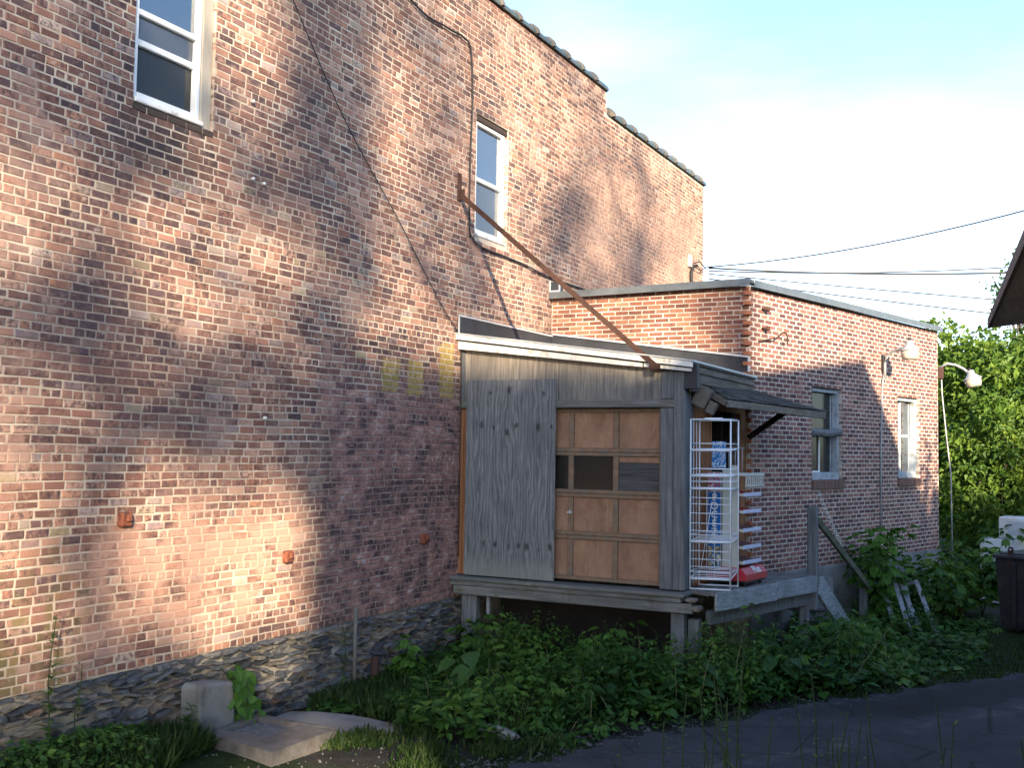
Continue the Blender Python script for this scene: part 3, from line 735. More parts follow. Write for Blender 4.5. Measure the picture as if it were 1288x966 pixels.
for k in range(3): m.lathe((-0.3, 6.12+0.21*k, 5.28), (0, 0, 1), [(0, 0.09), (0.06, 0.11), (0.12, 0.09), (0.16, 0.03)], 12)
m.build('cushions', M_curtain, win1, True)
m = MB(); m.box(-2.9, -2.8, 5.6, 7.3, 4.9, 7.0); m.build('room_back', M_room, win1)
m = MB()
for (ya, yb) in ((6.03, 6.17), (6.185, 6.40), (6.41, 6.61), (6.62, 6.80), (6.81, 6.93)): m.box(-0.12, 0.006, ya, yb, 5.168, 5.224, 0.006)
m.build('brick_sill', simple('sooty_brick', (0.06, 0.045, 0.04), 0.95, 0.3, 20, bump=0.4), win1)
win2 = window_left(11.60, 12.38, 5.19, 6.66, 2)
m = MB(); m.box(-0.14, -0.02, 11.56, 12.42, 6.665, 6.735, 0.004); m.build('head_board', simple('dark_head', (0.045, 0.032, 0.028), 0.9), win2)
m = MB(); m.box(-0.105, -0.05, 11.643, 12.337, 5.90, 5.95, 0.006); m.build('meeting_rail', M_white_al, win2)
m = MB(); m.box(-0.094, -0.088, 11.643, 12.337, 5.952, 6.605); m.build('pane', M_glass, win2)
m = MB(); m.box(-0.102, -0.096, 11.643, 12.337, 5.28, 5.898); m.build('pane', M_screen, win2)
m = MB(); m.box(-0.20, -0.19, 11.62, 12.36, 5.93, 6.62); m.build('roller_shade', M_shade, win2)
m = MB(); m.box(-0.28, -0.26, 12.1, 12.34, 5.2, 6.1, 0.005); m.build('curtain', M_curtain, win2)
m = MB(); m.box(-2.9, -2.8, 11.2, 12.8, 4.9, 7.0); m.build('room_back', M_room, win2)

# rusty anchors, insulators on the wall
for (y, z) in ((6.09, 1.91), (8.08, 1.46), (10.49, 1.47)):
    m = MB(); m.box(-0.02, 0.05, y-0.055, y+0.055, z-0.06, z+0.055, 0.012)
    M_anch = simple('orange_rust', (0.19, 0.062, 0.035), 0.9, 0.45, 26, bump=0.6, dirt=(0.10, 0.04, 0.03), dscale=9)
    a = m.build('iron_anchor', M_anch, TB)
    m = MB(); m.box(0.046, 0.075, y-0.02, y+0.03, z-0.02, z+0.04, 0.01); m.build('anchor_stub', M_anch, a)
for (y, z) in ((7.4, 5.63), (7.43, 4.92), (7.58, 4.91), (7.69, 2.75)):
    m = MB(); m.lathe((-0.01, y, z), (1, 0, 0.1), [(0, 0.009), (0.02, 0.009), (0.023, 0.017), (0.034, 0.013), (0.037, 0.018), (0.05, 0.014), (0.054, 0.006)], 10); m.build('insulator', M_ceramic, TB, True)

# ------------------------------------------------------------------ brick annex
TH = R_(14.55); UR = Vector((math.sin(TH), math.cos(TH), 0)); NR = Vector((math.cos(TH), -math.sin(TH), 0)); PA = Vector((2.875, 13.82, 0))
def RW(s, off, z): return PA+UR*s+NR*off+Vector((0, 0, z))
AX = thing('brick_annex', 'low flat roofed red brick annex joined to the tall building', 'building', (2, 17, 0))
OPR = [(1.76, 2.72, 2.12, 3.47), (4.77, 5.66, 2.12, 3.47)]
mb = MB(); wall_panel(mb, PA, UR, NR, 0.0, 6.52, 0.9, 4.70, OPR, rec=-0.006); wR = mb.build('side_wall', M_mortar2, AX)
FO, FU, FN = (0, 13.82, 0), (1, 0, 0), (0, -1, 0)
mb = MB(); wall_panel(mb, FO, FU, FN, 0.0, 2.87, 0.0, 4.70, [], rec=-0.006); wF = mb.build('front_wall', M_mortar2, AX)
blF = course_list(0.004, 2.868, 3.39, 4.70, 0.062, 0.197, [], gap=0.013, gapz=0.0125)
blR = course_list(0.004, 6.52, 0.9, 4.70, 0.064, 0.20, OPR, gap=0.026, gapz=0.014)
put_bricks(blF, FO, FU, FN, M_brickF, wF, lambda C: np.where(in_frame(C, 4), depth_of(C), np.inf), 230, jn=0.002, jc=0.0015, chf=0.003)
put_bricks(blR, PA, UR, NR, M_brickS, wR, lambda C: np.where(in_frame(C, 4), depth_of(C), np.inf), 70, jn=0.002, jc=0.0015, chf=0.003)
# toothed corner: alternate bricks stand proud
m = MB()
for i in range(int((4.66-3.37)/0.0665)):
    z = 3.37+i*0.0665
    if i % 2 == 0: m.obox(Vector((2.845, 13.80, z+0.033)), (0.05, 0, 0), (0, 0.035, 0), (0, 0, 0.026), 0.003)
for i in range(int((3.37-0.9)/0.0665)):
    z = 0.9+i*0.0665
    if i % 2 == 0: m.obox(Vector((2.875, 13.815, z+0.033)), (0.03, 0, 0), (0, 0.035, 0), (0, 0, 0.026), 0.003)
o = m.build('corner_teeth', simple('tooth_brick', (0.33, 0.125, 0.07), 0.9, 0.25, 9), AX); tag(o, kind='stuff')
# body, foundation, roof, rear
m = MB()
m.prism([(0.02, 13.95, 4.6), (2.85, 13.95, 4.6), tuple(RW(6.45, -0.15, 4.6)), (0.02, 20.2, 4.6)], (0, 0, 0.03)); m.build('roof', M_membrane, AX)
m = MB(); q = RW(6.52, 0, 0); m.add([(q.x, q.y, 0), (0, q.y+0.9, 0), (0, q.y+0.9, 4.69), (q.x, q.y, 4.69)], [(0, 1, 2, 3)]); m.build('rear_wall', M_brickS, AX)
m = MB()
for (s0, s1) in ((0.0, 1.9), (1.9, 4.1), (4.1, 6.54)):
    m.obox(RW((s0+s1)/2, -0.09, 0.40), UR*((s1-s0)/2-0.002), NR*0.12, (0, 0, 0.497), 0.012)
m.build('concrete_foundation', M_concrete, AX)
# metal cap
m = MB(); m.beam((-0.0, 13.79, 4.725), (2.90, 13.79, 4.755), 0.14, 0.06, ch=0.008); m.beam((0.0, 13.715, 4.69), (2.9, 13.715, 4.72), 0.012, 0.07)
m.beam(RW(0.0, 0.0, 4.745), RW(6.56, 0.0, 4.755), 0.14, 0.05, ch=0.008); m.beam(RW(-0.02, 0.075, 4.70), RW(6.56, 0.075, 4.715), 0.012, 0.06)
m.build('metal_cap', M_capmetal, AX)
m = MB(); m.box(0.0, 0.16, 13.74, 13.86, 4.76, 4.90, 0.01); cb = m.build('corner_flashing', M_membrane, AX)
m = MB(); m.box(0.0, 0.17, 13.725, 13.738, 4.755, 4.775); m.box(0.0, 0.02, 13.725, 13.738, 4.775, 4.92); m.box(0.15, 0.17, 13.725, 13.738, 4.775, 4.92); m.build('edge_strip', M_metal_edge, cb)
# windows of the annex
M_oldframe = simple('peeling_blue_white_paint', (0.30, 0.34, 0.39), 0.75, 0.2, 16, bump=0.4, stretch=(1, 1, 0.3), dirt=(0.20, 0.20, 0.19), dscale=10)
def window_R(s0, s1, z0, z1, broken):
    def bx(mbx, a, b, c, d, n0, n1, ch=0.004):
        mbx.obox(RW((a+b)/2, (n0+n1)/2, (c+d)/2), UR*((b-a)/2), NR*((n1-n0)/2), (0, 0, (d-c)/2), ch)
    m = MB(); e = 0.055
    bx(m, s0, s0+e, z0, z1, -0.14, -0.06); bx(m, s1-e, s1, z0, z1, -0.14, -0.05); bx(m, s0+e, s1-e, z1-e, z1, -0.14, -0.055); bx(m, s0+e, s1-e, z0, z0+0.11, -0.14, -0.04)
    bx(m, s1-e-0.04, s1-e, z0+0.11, z1-e, -0.20, -0.142)
    win = m.build('window_frame', M_oldframe, AX)
    zm = (z0+z1)/2+0.03
    m = MB(); bx(m, s0+e, s1-e-0.04, zm-0.025, zm+0.025, -0.175, -0.13); m.build('meeting_rail', M_oldframe, win)
    if broken:
        m = MB(); P0, P1 = RW(s0+0.02, -0.03, zm-0.02), RW(s1-0.02, -0.03, zm-0.0)
        pts = [P0.lerp(P1, f)+Vector((0, 0, 0.012*math.sin(9*f))) for f in np.linspace(0, 1, 9)]
        m.tube(pts, [0.05, 0.06, 0.055, 0.062, 0.06, 0.055, 0.06, 0.052, 0.05], 8); m.build('weathered_cross_bar', M_grey, win)
        m = MB(); bx(m, s0+e, s0+e+0.42, z0+0.11, z0+0.13, -0.15, -0.13, 0.002); bx(m, s0+e+0.42, s0+e+0.44, z0+0.11, zm-0.03, -0.15, -0.13, 0.002); m.build('white_sash_strip', M_white_al, win)
    else:
        sm = s0+0.48*(s1-s0)
        m = MB(); bx(m, sm-0.014, sm+0.014, z0+0.11, z1-e, -0.165, -0.135, 0.002); m.build('glazing_bar', M_white_al, win)
    for (za, zb) in ((z0+0.11, zm-0.025), (zm+0.025, z1-e)):
        m = MB(); bx(m, s0+e, s1-e-0.04, za, zb, -0.158, -0.153, 0); m.build('pane', M_glass if not broken else M_dirtyglass, win)
    m = MB(); bx(m, s1-e-0.3, s1-e-0.12, z0+0.12, z1-e, -0.33, -0.30); m.build('curtain', M_shade if not broken else M_room, win)
    m = MB(); bx(m, s0-0.4, s1+0.4, z0-0.3, z1+0.3, -1.2, -1.1, 0); m.build('room_back', M_dark, win)
    # rowlock brick sill
    n = 9
    for k in range(n):
        a = s0-0.02+(s1-s0+0.06)*k/n; b = a+(s1-s0+0.06)/n-0.01
        m = MB(); bx(m, a, b, z0-0.13, z0-0.006+0.004*(k % 2), -0.12, 0.035, 0.006)
        m.build('sill_brick', simple('sill_red_brick', (0.15, 0.085, 0.07), 0.9, 0.3, 12, bump=0.4), win)
window_R(1.76, 2.72, 2.13, 3.46, True); window_R(4.77, 5.66, 2.13, 3.46, False)
# interior darkness of the annex
m = MB(); m.prism([tuple(RW(0.4, -1.3, 0.1)), tuple(RW(6.3, -1.3, 0.1)), tuple(RW(6.3, -1.34, 0.1)), tuple(RW(0.4, -1.34, 0.1))], (0, 0, 4.4)); m.build('interior_dark_sheet', M_dark, AX)
# stepped crack filled with pale cement below the first window
m = MB(); s, z = 1.85, 1.98
for k in range(13):
    m.obox(RW(s+0.05, 0.004, z-0.0), UR*0.055, NR*0.004, (0, 0, 0.008)); m.obox(RW(s+0.105, 0.004, z-0.035), UR*0.007, NR*0.0035, (0, 0, 0.034))
    s += 0.062; z -= 0.0665
m.build('cement_repair', simple('pale_cement', (0.5, 0.48, 0.46), 0.95, 0.15, 20), AX)
# line hooks and bent wire near the corner
for z in (4.42, 4.16):
    m = MB(); m.tube([RW(0.32, 0.0, z), RW(0.32, 0.05, z), RW(0.36, 0.08, z+0.01)], 0.018, 6); m.lathe(RW(0.36, 0.07, z-0.03), (0, 0, 1), [(0, 0.02), (0.02, 0.035), (0.04, 0.02), (0.06, 0.03)], 8); m.build('line_hook', M_rust, AX, True)
m = MB(); m.tube([RW(0.2, 0.03, 3.98), RW(0.4, 0.05, 4.02), RW(0.55, 0.09, 4.05), RW(0.66, 0.12, 4.13), RW(0.76, 0.12, 4.13), RW(0.82, 0.11, 4.06), RW(0.82, 0.10, 3.98)], 0.011, 6); m.build('bent_wire', M_rust, AX, True)

# ------------------------------------------------------------------ wooden shed on the dock
YF = 11.29
SH = thing('dock_shed', 'grey weathered wooden shed with orange garage door on the loading dock', 'shed', (1.4, 12.5, 1.0))
zt = lambda x: 3.88-0.136*x      # roof edge
zbm = lambda x: 3.71-0.115*x
# roof
m = MB(); m.prism([(0.0, 11.17, zt(0)-0.02), (2.97, 11.17, zt(2.97)-0.02), (2.97, 13.80, zt(2.97)-0.02), (0.0, 13.80, zt(0)-0.02)], (0, 0, 0.025)); m.build('roof_sheet', M_membrane, SH)
# fascia boards
def slope_board(name, x0, x1, fa, fb, y0, y1, mat, ch=None):
    m = MB(); m.prism([(x0, y0, fb(x0)), (x1, y0, fb(x1)), (x1, y0, fa(x1)), (x0, y0, fa(x0))], (0, y1-y0, 0), float(rng.random())); return m.build(name, mat, SH)
slope_board('fascia_trim', 0.0, 2.97, lambda x: zt(x)+0.008, lambda x: zt(x)-0.055, 11.14, 11.165, M_white_wood)
slope_board('fascia_board', 0.01, 2.38, lambda x: zt(x)-0.075, lambda x: zbm(x), 11.185, 11.215, M_white_wood)
slope_board('fascia_board', 2.40, 2.94, lambda x: zt(x)-0.07, lambda x: zbm(x)+0.005, 11.18, 11.21, M_white_wood)
slope_board('fascia_shadow_strip', 0.0, 2.95, lambda x: zt(x)-0.03, lambda x: zbm(x)+0.03, 11.218, 11.235, M_membrane)
slope_board('drip_edge', 0.0, 2.985, lambda x: zt(x)+0.024, lambda x: zt(x)+0.010, 11.125, 11.19, M_metal_edge)
# flashings on both brick walls
m = MB(); m.prism([(0.018, 11.15, zt(0)), (0.018, 13.80, zt(0)), (0.018, 13.80, 4.12), (0.018, 11.15, 4.11)], (0.012, 0, 0)); fl = m.build('wall_flashing', M_membrane, SH)
m = MB(); m.beam((0.035, 11.15, 4.115), (0.035, 13.80, 4.125), 0.012, 0.022); m.beam((0.035, 11.15, 3.9), (0.035, 11.15, 4.10), 0.012, 0.022, up=(0, 1, 0)); m.build('metal_strip', M_metal_edge, fl)
m = MB(); m.prism([(0.03, 13.79, zt(0.0)), (2.87, 13.79, zt(2.87)), (2.87, 13.79, 3.75), (0.03, 13.79, 4.15)], (0, 0.012, 0)); fl = m.build('wall_flashing', M_membrane, SH)
m = MB(); m.beam((0.03, 13.775, 4.155), (2.885, 13.775, 3.755), 0.012, 0.025); m.beam((2.876, 13.775, 3.50), (2.876, 13.775, 3.742), 0.03, 0.012, up=(0, 1, 0)); m.build('metal_strip', M_metal_edge, fl)
# clapboards of the right eave side
for k, (za, zb) in enumerate(((3.37, 3.47), (3.26, 3.365), (3.17, 3.25))):
    m = MB(); m.obox(Vector((2.93-0.02*k, 12.5+0.03*k, (za+zb)/2)), (0.015, 0, 0.006), (0, 1.29-0.03*k, 0), (0, 0, (zb-za)/2), 0.003, float(rng.random())); m.build('clapboard', M_brownwood, SH)
m = MB(); m.beam((2.975, 11.14, 3.49), (2.975, 13.80, 3.485), 0.012, 0.022); m.build('drip_edge', M_metal_edge, SH)
m = MB(); m.box(2.84, 2.99, 11.24, 11.34, 3.19, 3.46, 0.006); m.build('eave_return', M_membrane, SH)
# siding sheets with vertical grooves above the lintel
for (xa, xb) in ((0.05, 1.305), (1.312, 2.56)):
    m = MB(); x = xa
    while x < xb-0.01:
        b = min(x+rng.uniform(0.075, 0.09), xb); m.prism([(x+0.003, YF, 3.075), (b-0.003, YF, 3.075), (b-0.003, YF, zbm(b)+0.02), (x+0.003, YF, zbm(x)+0.02)], (0, 0.012, 0), 0.3+0.0*rng.random()); x = b
    m.prism([(xa, YF+0.006, 3.075), (xb, YF+0.006, 3.075), (xb, YF+0.006, zbm(xb)+0.02), (xa, YF+0.006, zbm(xa)+0.02)], (0, 0.015, 0), 0.3)
    m.build('siding_sheet', M_siding, SH)
# corner posts and boards
for (xa, xb, z0, z1, y0) in ((2.565, 2.715, 1.0, 2.985, YF-0.03), (2.72, 2.85, 1.0, 3.385, YF-0.036), (2.565, 2.716, 3.085, 3.40, YF-0.02), (0.0, 0.055, 3.0, 3.70, YF-0.02)):
    m = MB(); m.box(xa, xb, y0, YF+0.06, z0, z1, 0.008, float(rng.random())); m.build('post_board', M_grey, SH)
m = MB(); m.box(0.0, 2.735, YF-0.042, YF+0.02, 2.99, 3.08, 0.006, 0.2); m.build('lintel_board', M_greyX, SH)
for (xa, xb) in ((0.0, 0.048), (0.055, 0.105)):
    m = MB(); m.box(xa, xb, YF-0.01, YF+0.05, 1.0, 2.985, 0.005, float(rng.random())); m.build('jamb_board', M_orangewood, SH)
# garage door: four rows of four
M_darkboard = grain_wood('dark_weathered_board', (0.035, 0.037, 0.042), (0.12, 0.12, 0.125), 'X')
DX = [0.35, 0.90, 1.455, 2.01, 2.56]; rows = [1.02, 1.53, 2.01, 2.485, 2.985]
yd = YF+0.05
door = MB(); door.box(0.35, 2.56, yd+0.035, yd+0.045, 1.02, 2.98); 
dr = door.build('garage_door', M_doorrail, SH)
for j in range(4):
    m = MB(); m.box(0.35, 2.562, yd, yd+0.034, rows[j], rows[j]+0.045, 0.006); m.build('rail', M_doorrail, dr)
    m = MB(); m.box(0.35, 2.562, yd+0.002, yd+0.034, rows[j+1]-0.045, rows[j+1]-0.003, 0.006); m.build('rail', M_doorrail, dr)
    for i in range(5):
        x = DX[i]; m = MB(); m.box(x-0.032, x+0.032, yd+0.001, yd+0.033, rows[j]+0.046, rows[j+1]-0.046, 0.005); m.build('stile', M_doorrail, dr)
    for i in range(4):
        m = MB(); m.box(DX[i]+0.033, DX[i+1]-0.033, yd+0.022, yd+0.034, rows[j]+0.046, rows[j+1]-0.046, 0.004)
        if j == 2:
            (m.build('pane', M_dirtyglass, dr) if i != 3 else None)
            if i == 3:
                m = MB(); m.box(DX[3]+0.033, DX[4]-0.033, yd+0.024, yd+0.034, rows[2]+0.046, rows[3]-0.115, 0.003, 0.33); m.build('filler_board', M_darkboard, dr)
                m = MB(); m.box(DX[3]+0.033, DX[4]-0.033, yd+0.020, yd+0.034, rows[3]-0.110, rows[3]-0.046, 0.003); m.build('filler_strip', M_doorpanel, dr)
        else: m.build('panel', M_doorpanel, dr)
m = MB(); m.box(0.3, 2.6, yd+0.25, yd+0.26, 1.0, 3.0); m.build('dark_backing', M_dark, SH)
m = MB(); m.box(1.42, 1.485, yd-0.025, yd-0.01, 1.78, 1.797, 0.004); m.box(1.445, 1.46, yd-0.02, yd, 1.77, 1.82, 0.004); m.build('door_handle', M_metal_edge, dr)
# loose plywood sheet
m = MB(); m.box(0.115, 1.305, YF-0.062, YF-0.046, 1.0, 3.325, 0.003); m.build('plywood_sheet', M_ply, SH)
# right side wall with an open doorway
for k in range(6):
    y = 11.36+0.145*k; m = MB(); m.box(2.79, 2.83, y, y+0.14, 1.0, 3.36, 0.005, float(rng.random())); m.build('side_board', M_orangewood if k > 1 else M_grey, SH)
m = MB(); m.box(2.79, 2.83, 12.24, 13.80, 3.0, 3.36, 0.004); m.box(2.79, 2.83, 13.55, 13.80, 1.0, 3.0, 0.004); m.box(2.76, 2.84, 12.23, 12.29, 1.0, 3.0, 0.005); m.build('doorway_frame', M_orangewood, SH)
m = MB(); m.box(0.1, 2.78, 12.9, 12.93, 1.0, 3.4); m.box(0.1, 2.78, 13.3, 13.33, 1.0, 3.4); m.build('doorway_dark_sheet', M_dark, SH)  # dark sheets paint the unlit depth seen through the doorway

# ------------------------------------------------------------------ canopy
CN = thing('shingle_canopy', 'small mossy shingle canopy sloping out from the shed side over the dock', 'canopy', (3.2, 12.9, 3.0))
cA, cB, cC, cD = Vector((2.84, 12.02, 3.27)), Vector((2.84, 13.80, 3.33)), Vector((3.86, 13.78, 3.03)), Vector((3.14, 11.86, 3.10))
t = NT('mossy_shingle')
c = t.ramp(t.attr('tone'), [(0, (0.05, 0.05, 0.052)), (1, (0.115, 0.112, 0.11))]); c = t.mix(t.rng(t.noise(5, 6, 0.7), 0.5, 0.66, 0, 0.7), c, (0.10, 0.10, 0.065))
t.bsdf(c, 0.95, t.bump(t.noise(120, 3, 0.6), 0.7, 0.006), 0, 0.1); M_shingle = t.m
m = MB(); m.prism([cA, cB, cC, cD], (0, 0, -0.025), 0.2); m.build('deck_board', M_brownwood, CN)
nrow, ntab = 6, 11
for r in range(nrow-1, -1, -1):
    for k in range(ntab+1):
        f0 = (k-(0.5 if r % 2 else 0))/ntab; f1 = f0+1.0/ntab-0.006
        f0, f1 = max(f0, 0), min(f1, 1)
        if f1-f0 < 0.01: continue
        g0, g1 = r/nrow, min(1.02, (r+1.12)/nrow)+rng.uniform(-0.006, 0.012)
        def cp(f, g, h): return (cA.lerp(cB, f)).lerp(cD.lerp(cC, f), g)+Vector((0, 0, h))
        m = MB(); h0, h1 = 0.004, 0.016+rng.uniform(0, 0.006)
        m.prism([cp(f0, g0, h0), cp(f1, g0, h0), cp(f1, g1, h1), cp(f0, g1, h1)], (0, 0, 0.009), float(rng.random())); m.build('shingle', M_shingle, CN)
m = MB(); m.beam(cD+Vector((0.0, 0.03, -0.055)), cC+Vector((-0.02, 0, -0.055)), 0.04, 0.06, ch=0.005, c=0.3); m.build('edge_rail', M_brownwood, CN)
m = MB(); m.beam((2.88, 13.74, 2.70), (3.42, 13.74, 3.08), 0.06, 0.07, ch=0.006, c=0.7); m.build('bracket', M_dark, CN)
m = MB(); m.beam((2.87, 11.98, 3.20), (3.13, 11.88, 3.06), 0.04, 0.06, c=0.5); m.build('rafter', M_brownwood, CN)
FLD = thing('floodlight', 'boxy grey floodlight hanging under the shed eave by the canopy', 'floodlight', (2.9, 11.7, 3.1))
ax = Vector((0.10, 0.02, -0.05)); ay = Vector((-0.02, 0.10, 0.0)); az = ax.cross(ay).normalized()*0.12
m = MB(); m.obox((2.93, 11.62, 3.12), ax*0.75, ay*0.8, az, 0.012); fb = m.build('housing', simple('dull_grey_metal', (0.11, 0.10, 0.085), 0.6, 0.25, 14), FLD)
m = MB(); m.obox((3.02, 11.68, 3.00), ax*0.45, ay*0.7, az*0.6, 0.01); m.build('lens_hood', simple('dull_grey_metal', (0.2, 0.19, 0.165)), FLD)
m = MB(); m.tube([(2.90, 11.6, 3.25), (2.92, 11.61, 3.19)], 0.015, 8); m.build('mount', M_rust, FLD)

# ------------------------------------------------------------------ loading dock platform
DK = thing('loading_dock', 'raised timber loading dock on posts against the brick walls', 'dock', (1.8, 12.5, 0))
m = MB(); m.box(0.03, 2.98, 11.13, 11.165, 0.775, 0.885, 0.008, 0.15); m.build('front_beam', M_greyX, DK)
m = MB(); m.box(0.0, 2.90, 11.10, 11.60, 0.94, 0.985, 0.01, 0.6); m.build('sill_plank', M_greyX, DK)
m = MB(); m.box(0.0, 2.86, 11.118, 11.45, 0.889, 0.937, 0.006, 0.4); m.build('sill_plank', M_greyX, DK)
m = MB(); m.box(2.86, 3.06, 11.14, 11.3, 0.80, 0.86, 0.02, 0.9); m.box(2.9, 3.02, 11.12, 11.25, 0.90, 0.94, 0.015, 0.1); m.build('rotten_end', M_brownwood, DK)
m = MB(); m.box(0.03, 2.85, 11.62, 13.80, 0.93, 0.985); m.build('shed_floor', M_greyY, DK)
# outer deck planks run along the edge
E0, E1 = Vector((3.17, 11.30, 0)), Vector((3.72, 13.74, 0))
nP = 6
for k in range(nP):
    f0, f1 = k/nP, (k+1)/nP-0.012
    a0 = Vector((2.87, 11.42, 0)); a1 = Vector((2.90, 13.78, 0))
    p = [a0.lerp(E0, f0), a1.lerp(E1, f0), a1.lerp(E1, f1), a0.lerp(E0, f1)]
    z = 0.96+rng.uniform(-0.004, 0.004)
    m = MB(); m.prism([(q.x, q.y, z) for q in p], (0, 0, 0.04), float(rng.random())); m.build('deck_plank', M_greyY, DK)
dE = (E1-E0).normalized(); nE = Vector((dE.y, -dE.x, 0))
cuts = [0.0, 1.42, 2.5]
for k in range(2):
    a = E0+dE*cuts[k]+nE*0.02; b = E0+dE*(cuts[k+1]-0.004)+nE*0.02
    m = MB(); m.beam(a+Vector((0, 0, 0.90)), b+Vector((0, 0, 0.885)), 0.03, 0.20, ch=0.006, c=float(rng.random())); m.build('edge_board', M_dock, DK)
m = MB(); m.beam(E0+Vector((-0.1, 0.12, 0.71)), E1+Vector((-0.1, 0, 0.70)), 0.07, 0.15, ch=0.006, c=0.3); m.build('joist', M_grey, DK)
for (x, y, w, d, zt_) in ((0.22, 11.24, 0.2, 0.12, 0.775), (2.80, 11.25, 0.15, 0.14, 0.775), (2.95, 11.33, 0.12, 0.12, 0.70), (3.60, 13.70, 0.11, 0.10, 0.72), (1.6, 13.5, 0.15, 0.15, 0.93)):
    m = MB(); m.box(x-w/2, x+w/2, y-d/2, y+d/2, -0.1, zt_, 0.01, float(rng.random())); m.build('support_post', M_grey, DK)
m = MB(); m.box(0.30, 2.70, 11.85, 11.88, -0.1, 0.92); m.build('underdock_dark_sheet', M_dark, DK)  # near-black sheet, paints the deep shade under the dock
m = MB(); m.box(0.42, 0.46, 11.25, 11.3, 0.5, 0.77, 0.005, 0.5); m.build('cleat', M_dock, DK)
# handrail post, steps with stringers
m = MB(); m.box(3.62, 3.74, 13.76, 13.88, 0.55, 1.84, 0.012, 0.45); m.build('rail_post', M_grey, DK)
m = MB(); m.beam((3.73, 13.9, 1.66), (4.0, 16.1, 0.60), 0.045, 0.10, ch=0.008, c=0.2); m.build('hand_rail', grain_wood('mossy_rail', (0.06, 0.065, 0.045), (0.15, 0.155, 0.115), 'Y'), DK)
m = MB(); m.box(3.85, 3.96, 16.1, 16.21, -0.05, 0.58, 0.012, 0.8); m.build('newel_post', M_grey, DK)
m = MB(); m.beam((3.74, 13.90, 0.86), (3.95, 15.0, 0.05), 0.05, 0.26, ch=0.008, c=0.9); m.build('stair_stringer', M_dock, DK)
m = MB(); m.beam((3.02, 14.1, 0.85), (3.55, 14.55, 0.88), 0.05, 0.06, ch=0.005, c=0.4); m.beam((3.05, 14.55, 0.70), (3.75, 14.75, 0.72), 0.03, 0.30, ch=0.005, c=0.6); m.build('landing_board', M_dock, DK)
for k in range(3):
    m = MB(); y = 14.1+0.3*k; m.box(3.05+0.07*k, 3.66+0.05*k, y, y+0.26, 0.66-0.22*k, 0.70-0.22*k, 0.006, float(rng.random())); m.build('stair_tread', M_greyX, DK)

# ------------------------------------------------------------------ rusty brace from wall to shed roof
BR = thing('rusty_brace', 'long rusty iron brace running from the brick wall down to the shed fascia', 'brace', (0, 11.14, 5.6))
p0, p1 = Vector((0.03, 11.14, 5.59)), Vector((2.58, 11.135, 3.42))
m = MB(); m.beam(p0, p1, 0.010, 0.058, up=(0, 0, 1), c=0.2); m.beam(p0+Vector((0, 0.025, 0.024)), p1+Vector((0, 0.025, 0.024)), 0.05, 0.010, c=0.3); m.build('angle_bar', M_rust, BR)
m = MB(); m.box(0.0, 0.025, 11.105, 11.175, 5.52, 5.86, 0.004); m.box(0.02, 0.09, 11.13, 11.142, 5.53, 5.66, 0.003); m.build('wall_plate', M_rust, BR)
m = MB(); m.box(2.49, 2.61, 11.10, 11.135, 3.40, 3.47, 0.004); m.build('foot_plate', M_rust, BR)

# ------------------------------------------------------------------ cables on the wall
def cable(name, pts, r, label, mat=M_black, n=6, sub=8, sag=0.0):
    P = [Vector(p) for p in pts]; out = []
    for i in range(len(P)-1):
        p0, p1, p2, p3 = P[max(i-1, 0)], P[i], P[i+1], P[min(i+2, len(P)-1)]
        for k in range(sub):
            t_ = k/sub
            out.append(0.5*((2*p1)+(p2-p0)*t_+(2*p0-5*p1+4*p2-p3)*t_*t_+(3*p1-p0-3*p2+p3)*t_**3))
    out.append(P[-1])
    m = MB(); m.tube(out, r, n); o = m.build(name, mat, None, True); tag(o, label, 'cable'); return o
cable('wall_cable', [(0.03, y, z) for y, z in [(8.6, 8.2), (9.97, 7.57), (10.75, 7.54), (11.13, 7.56), (11.33, 7.45), (11.39, 6.81), (11.36, 6.09), (11.37, 5.25), (11.46, 5.11), (11.72, 5.04), (12.71, 5.02), (13.7, 4.96), (14.97, 4.96)]], 0.012,
      'thick black cable looping down the brick wall beside the upper window')
cable('thin_cable', [(0.03, y, z) for y, z in [(7.0, 7.75), (7.91, 6.78), (8.77, 5.86), (9.83, 4.99), (10.7, 4.22), (11.19, 3.86)]]+[(0.03, 11.23, 3.6), (0.03, 11.24, 1.2)], 0.006,
      'thin dark cable slanting across the brick wall to the shed corner')
# service drop
SM = thing('service_mast', 'short service conduit with weatherhead at the far end of the brick wall', 'conduit', (0.05, 20.03, 5.8))
m = MB(); m.tube([(0.05, 20.03, 4.9), (0.05, 20.03, 6.02), (0.06, 20.08, 6.13), (0.10, 20.2, 6.17)], 0.03, 8); m.build('conduit', M_black, SM, True)
m = MB(); m.box(0.0, 0.05, 19.93, 20.06, 6.12, 6.35, 0.006); m.build('bracket_plate', simple('pale_metal', (0.5, 0.5, 0.47), 0.6), SM)
m = MB(); m.tube([(0.06, 20.1, 6.2), (0.09, 20.4, 6.28), (0.11, 20.7, 6.2), (0.1, 20.9, 6.25)], 0.012, 6); m.tube([(0.06, 20.1, 6.15), (0.08, 20.5, 6.12), (0.1, 20.9, 6.25)], 0.01, 6); m.build('loose_wires', M_black, SM, True)
def wire(pts, r, label):
    a, b, sag = Vector(pts[0]), Vector(pts[1]), pts[2]
    P = []
    for k in range(25):
        f = k/24; q = a.lerp(b, f); q.z -= 4*sag*f*(1-f); P.append(q)
    m = MB(); m.tube(P, r, 5); o = m.build('overhead_wire', simple('wire_black', (0.03, 0.03, 0.033), 0.6), None, True); tag(o, label, 'wire')
wire(((0.1, 20.95, 6.26), (13.5, 18.5, 8.9), 0.75), 0.014, 'overhead wire rising from the brick wall end above all other wires')
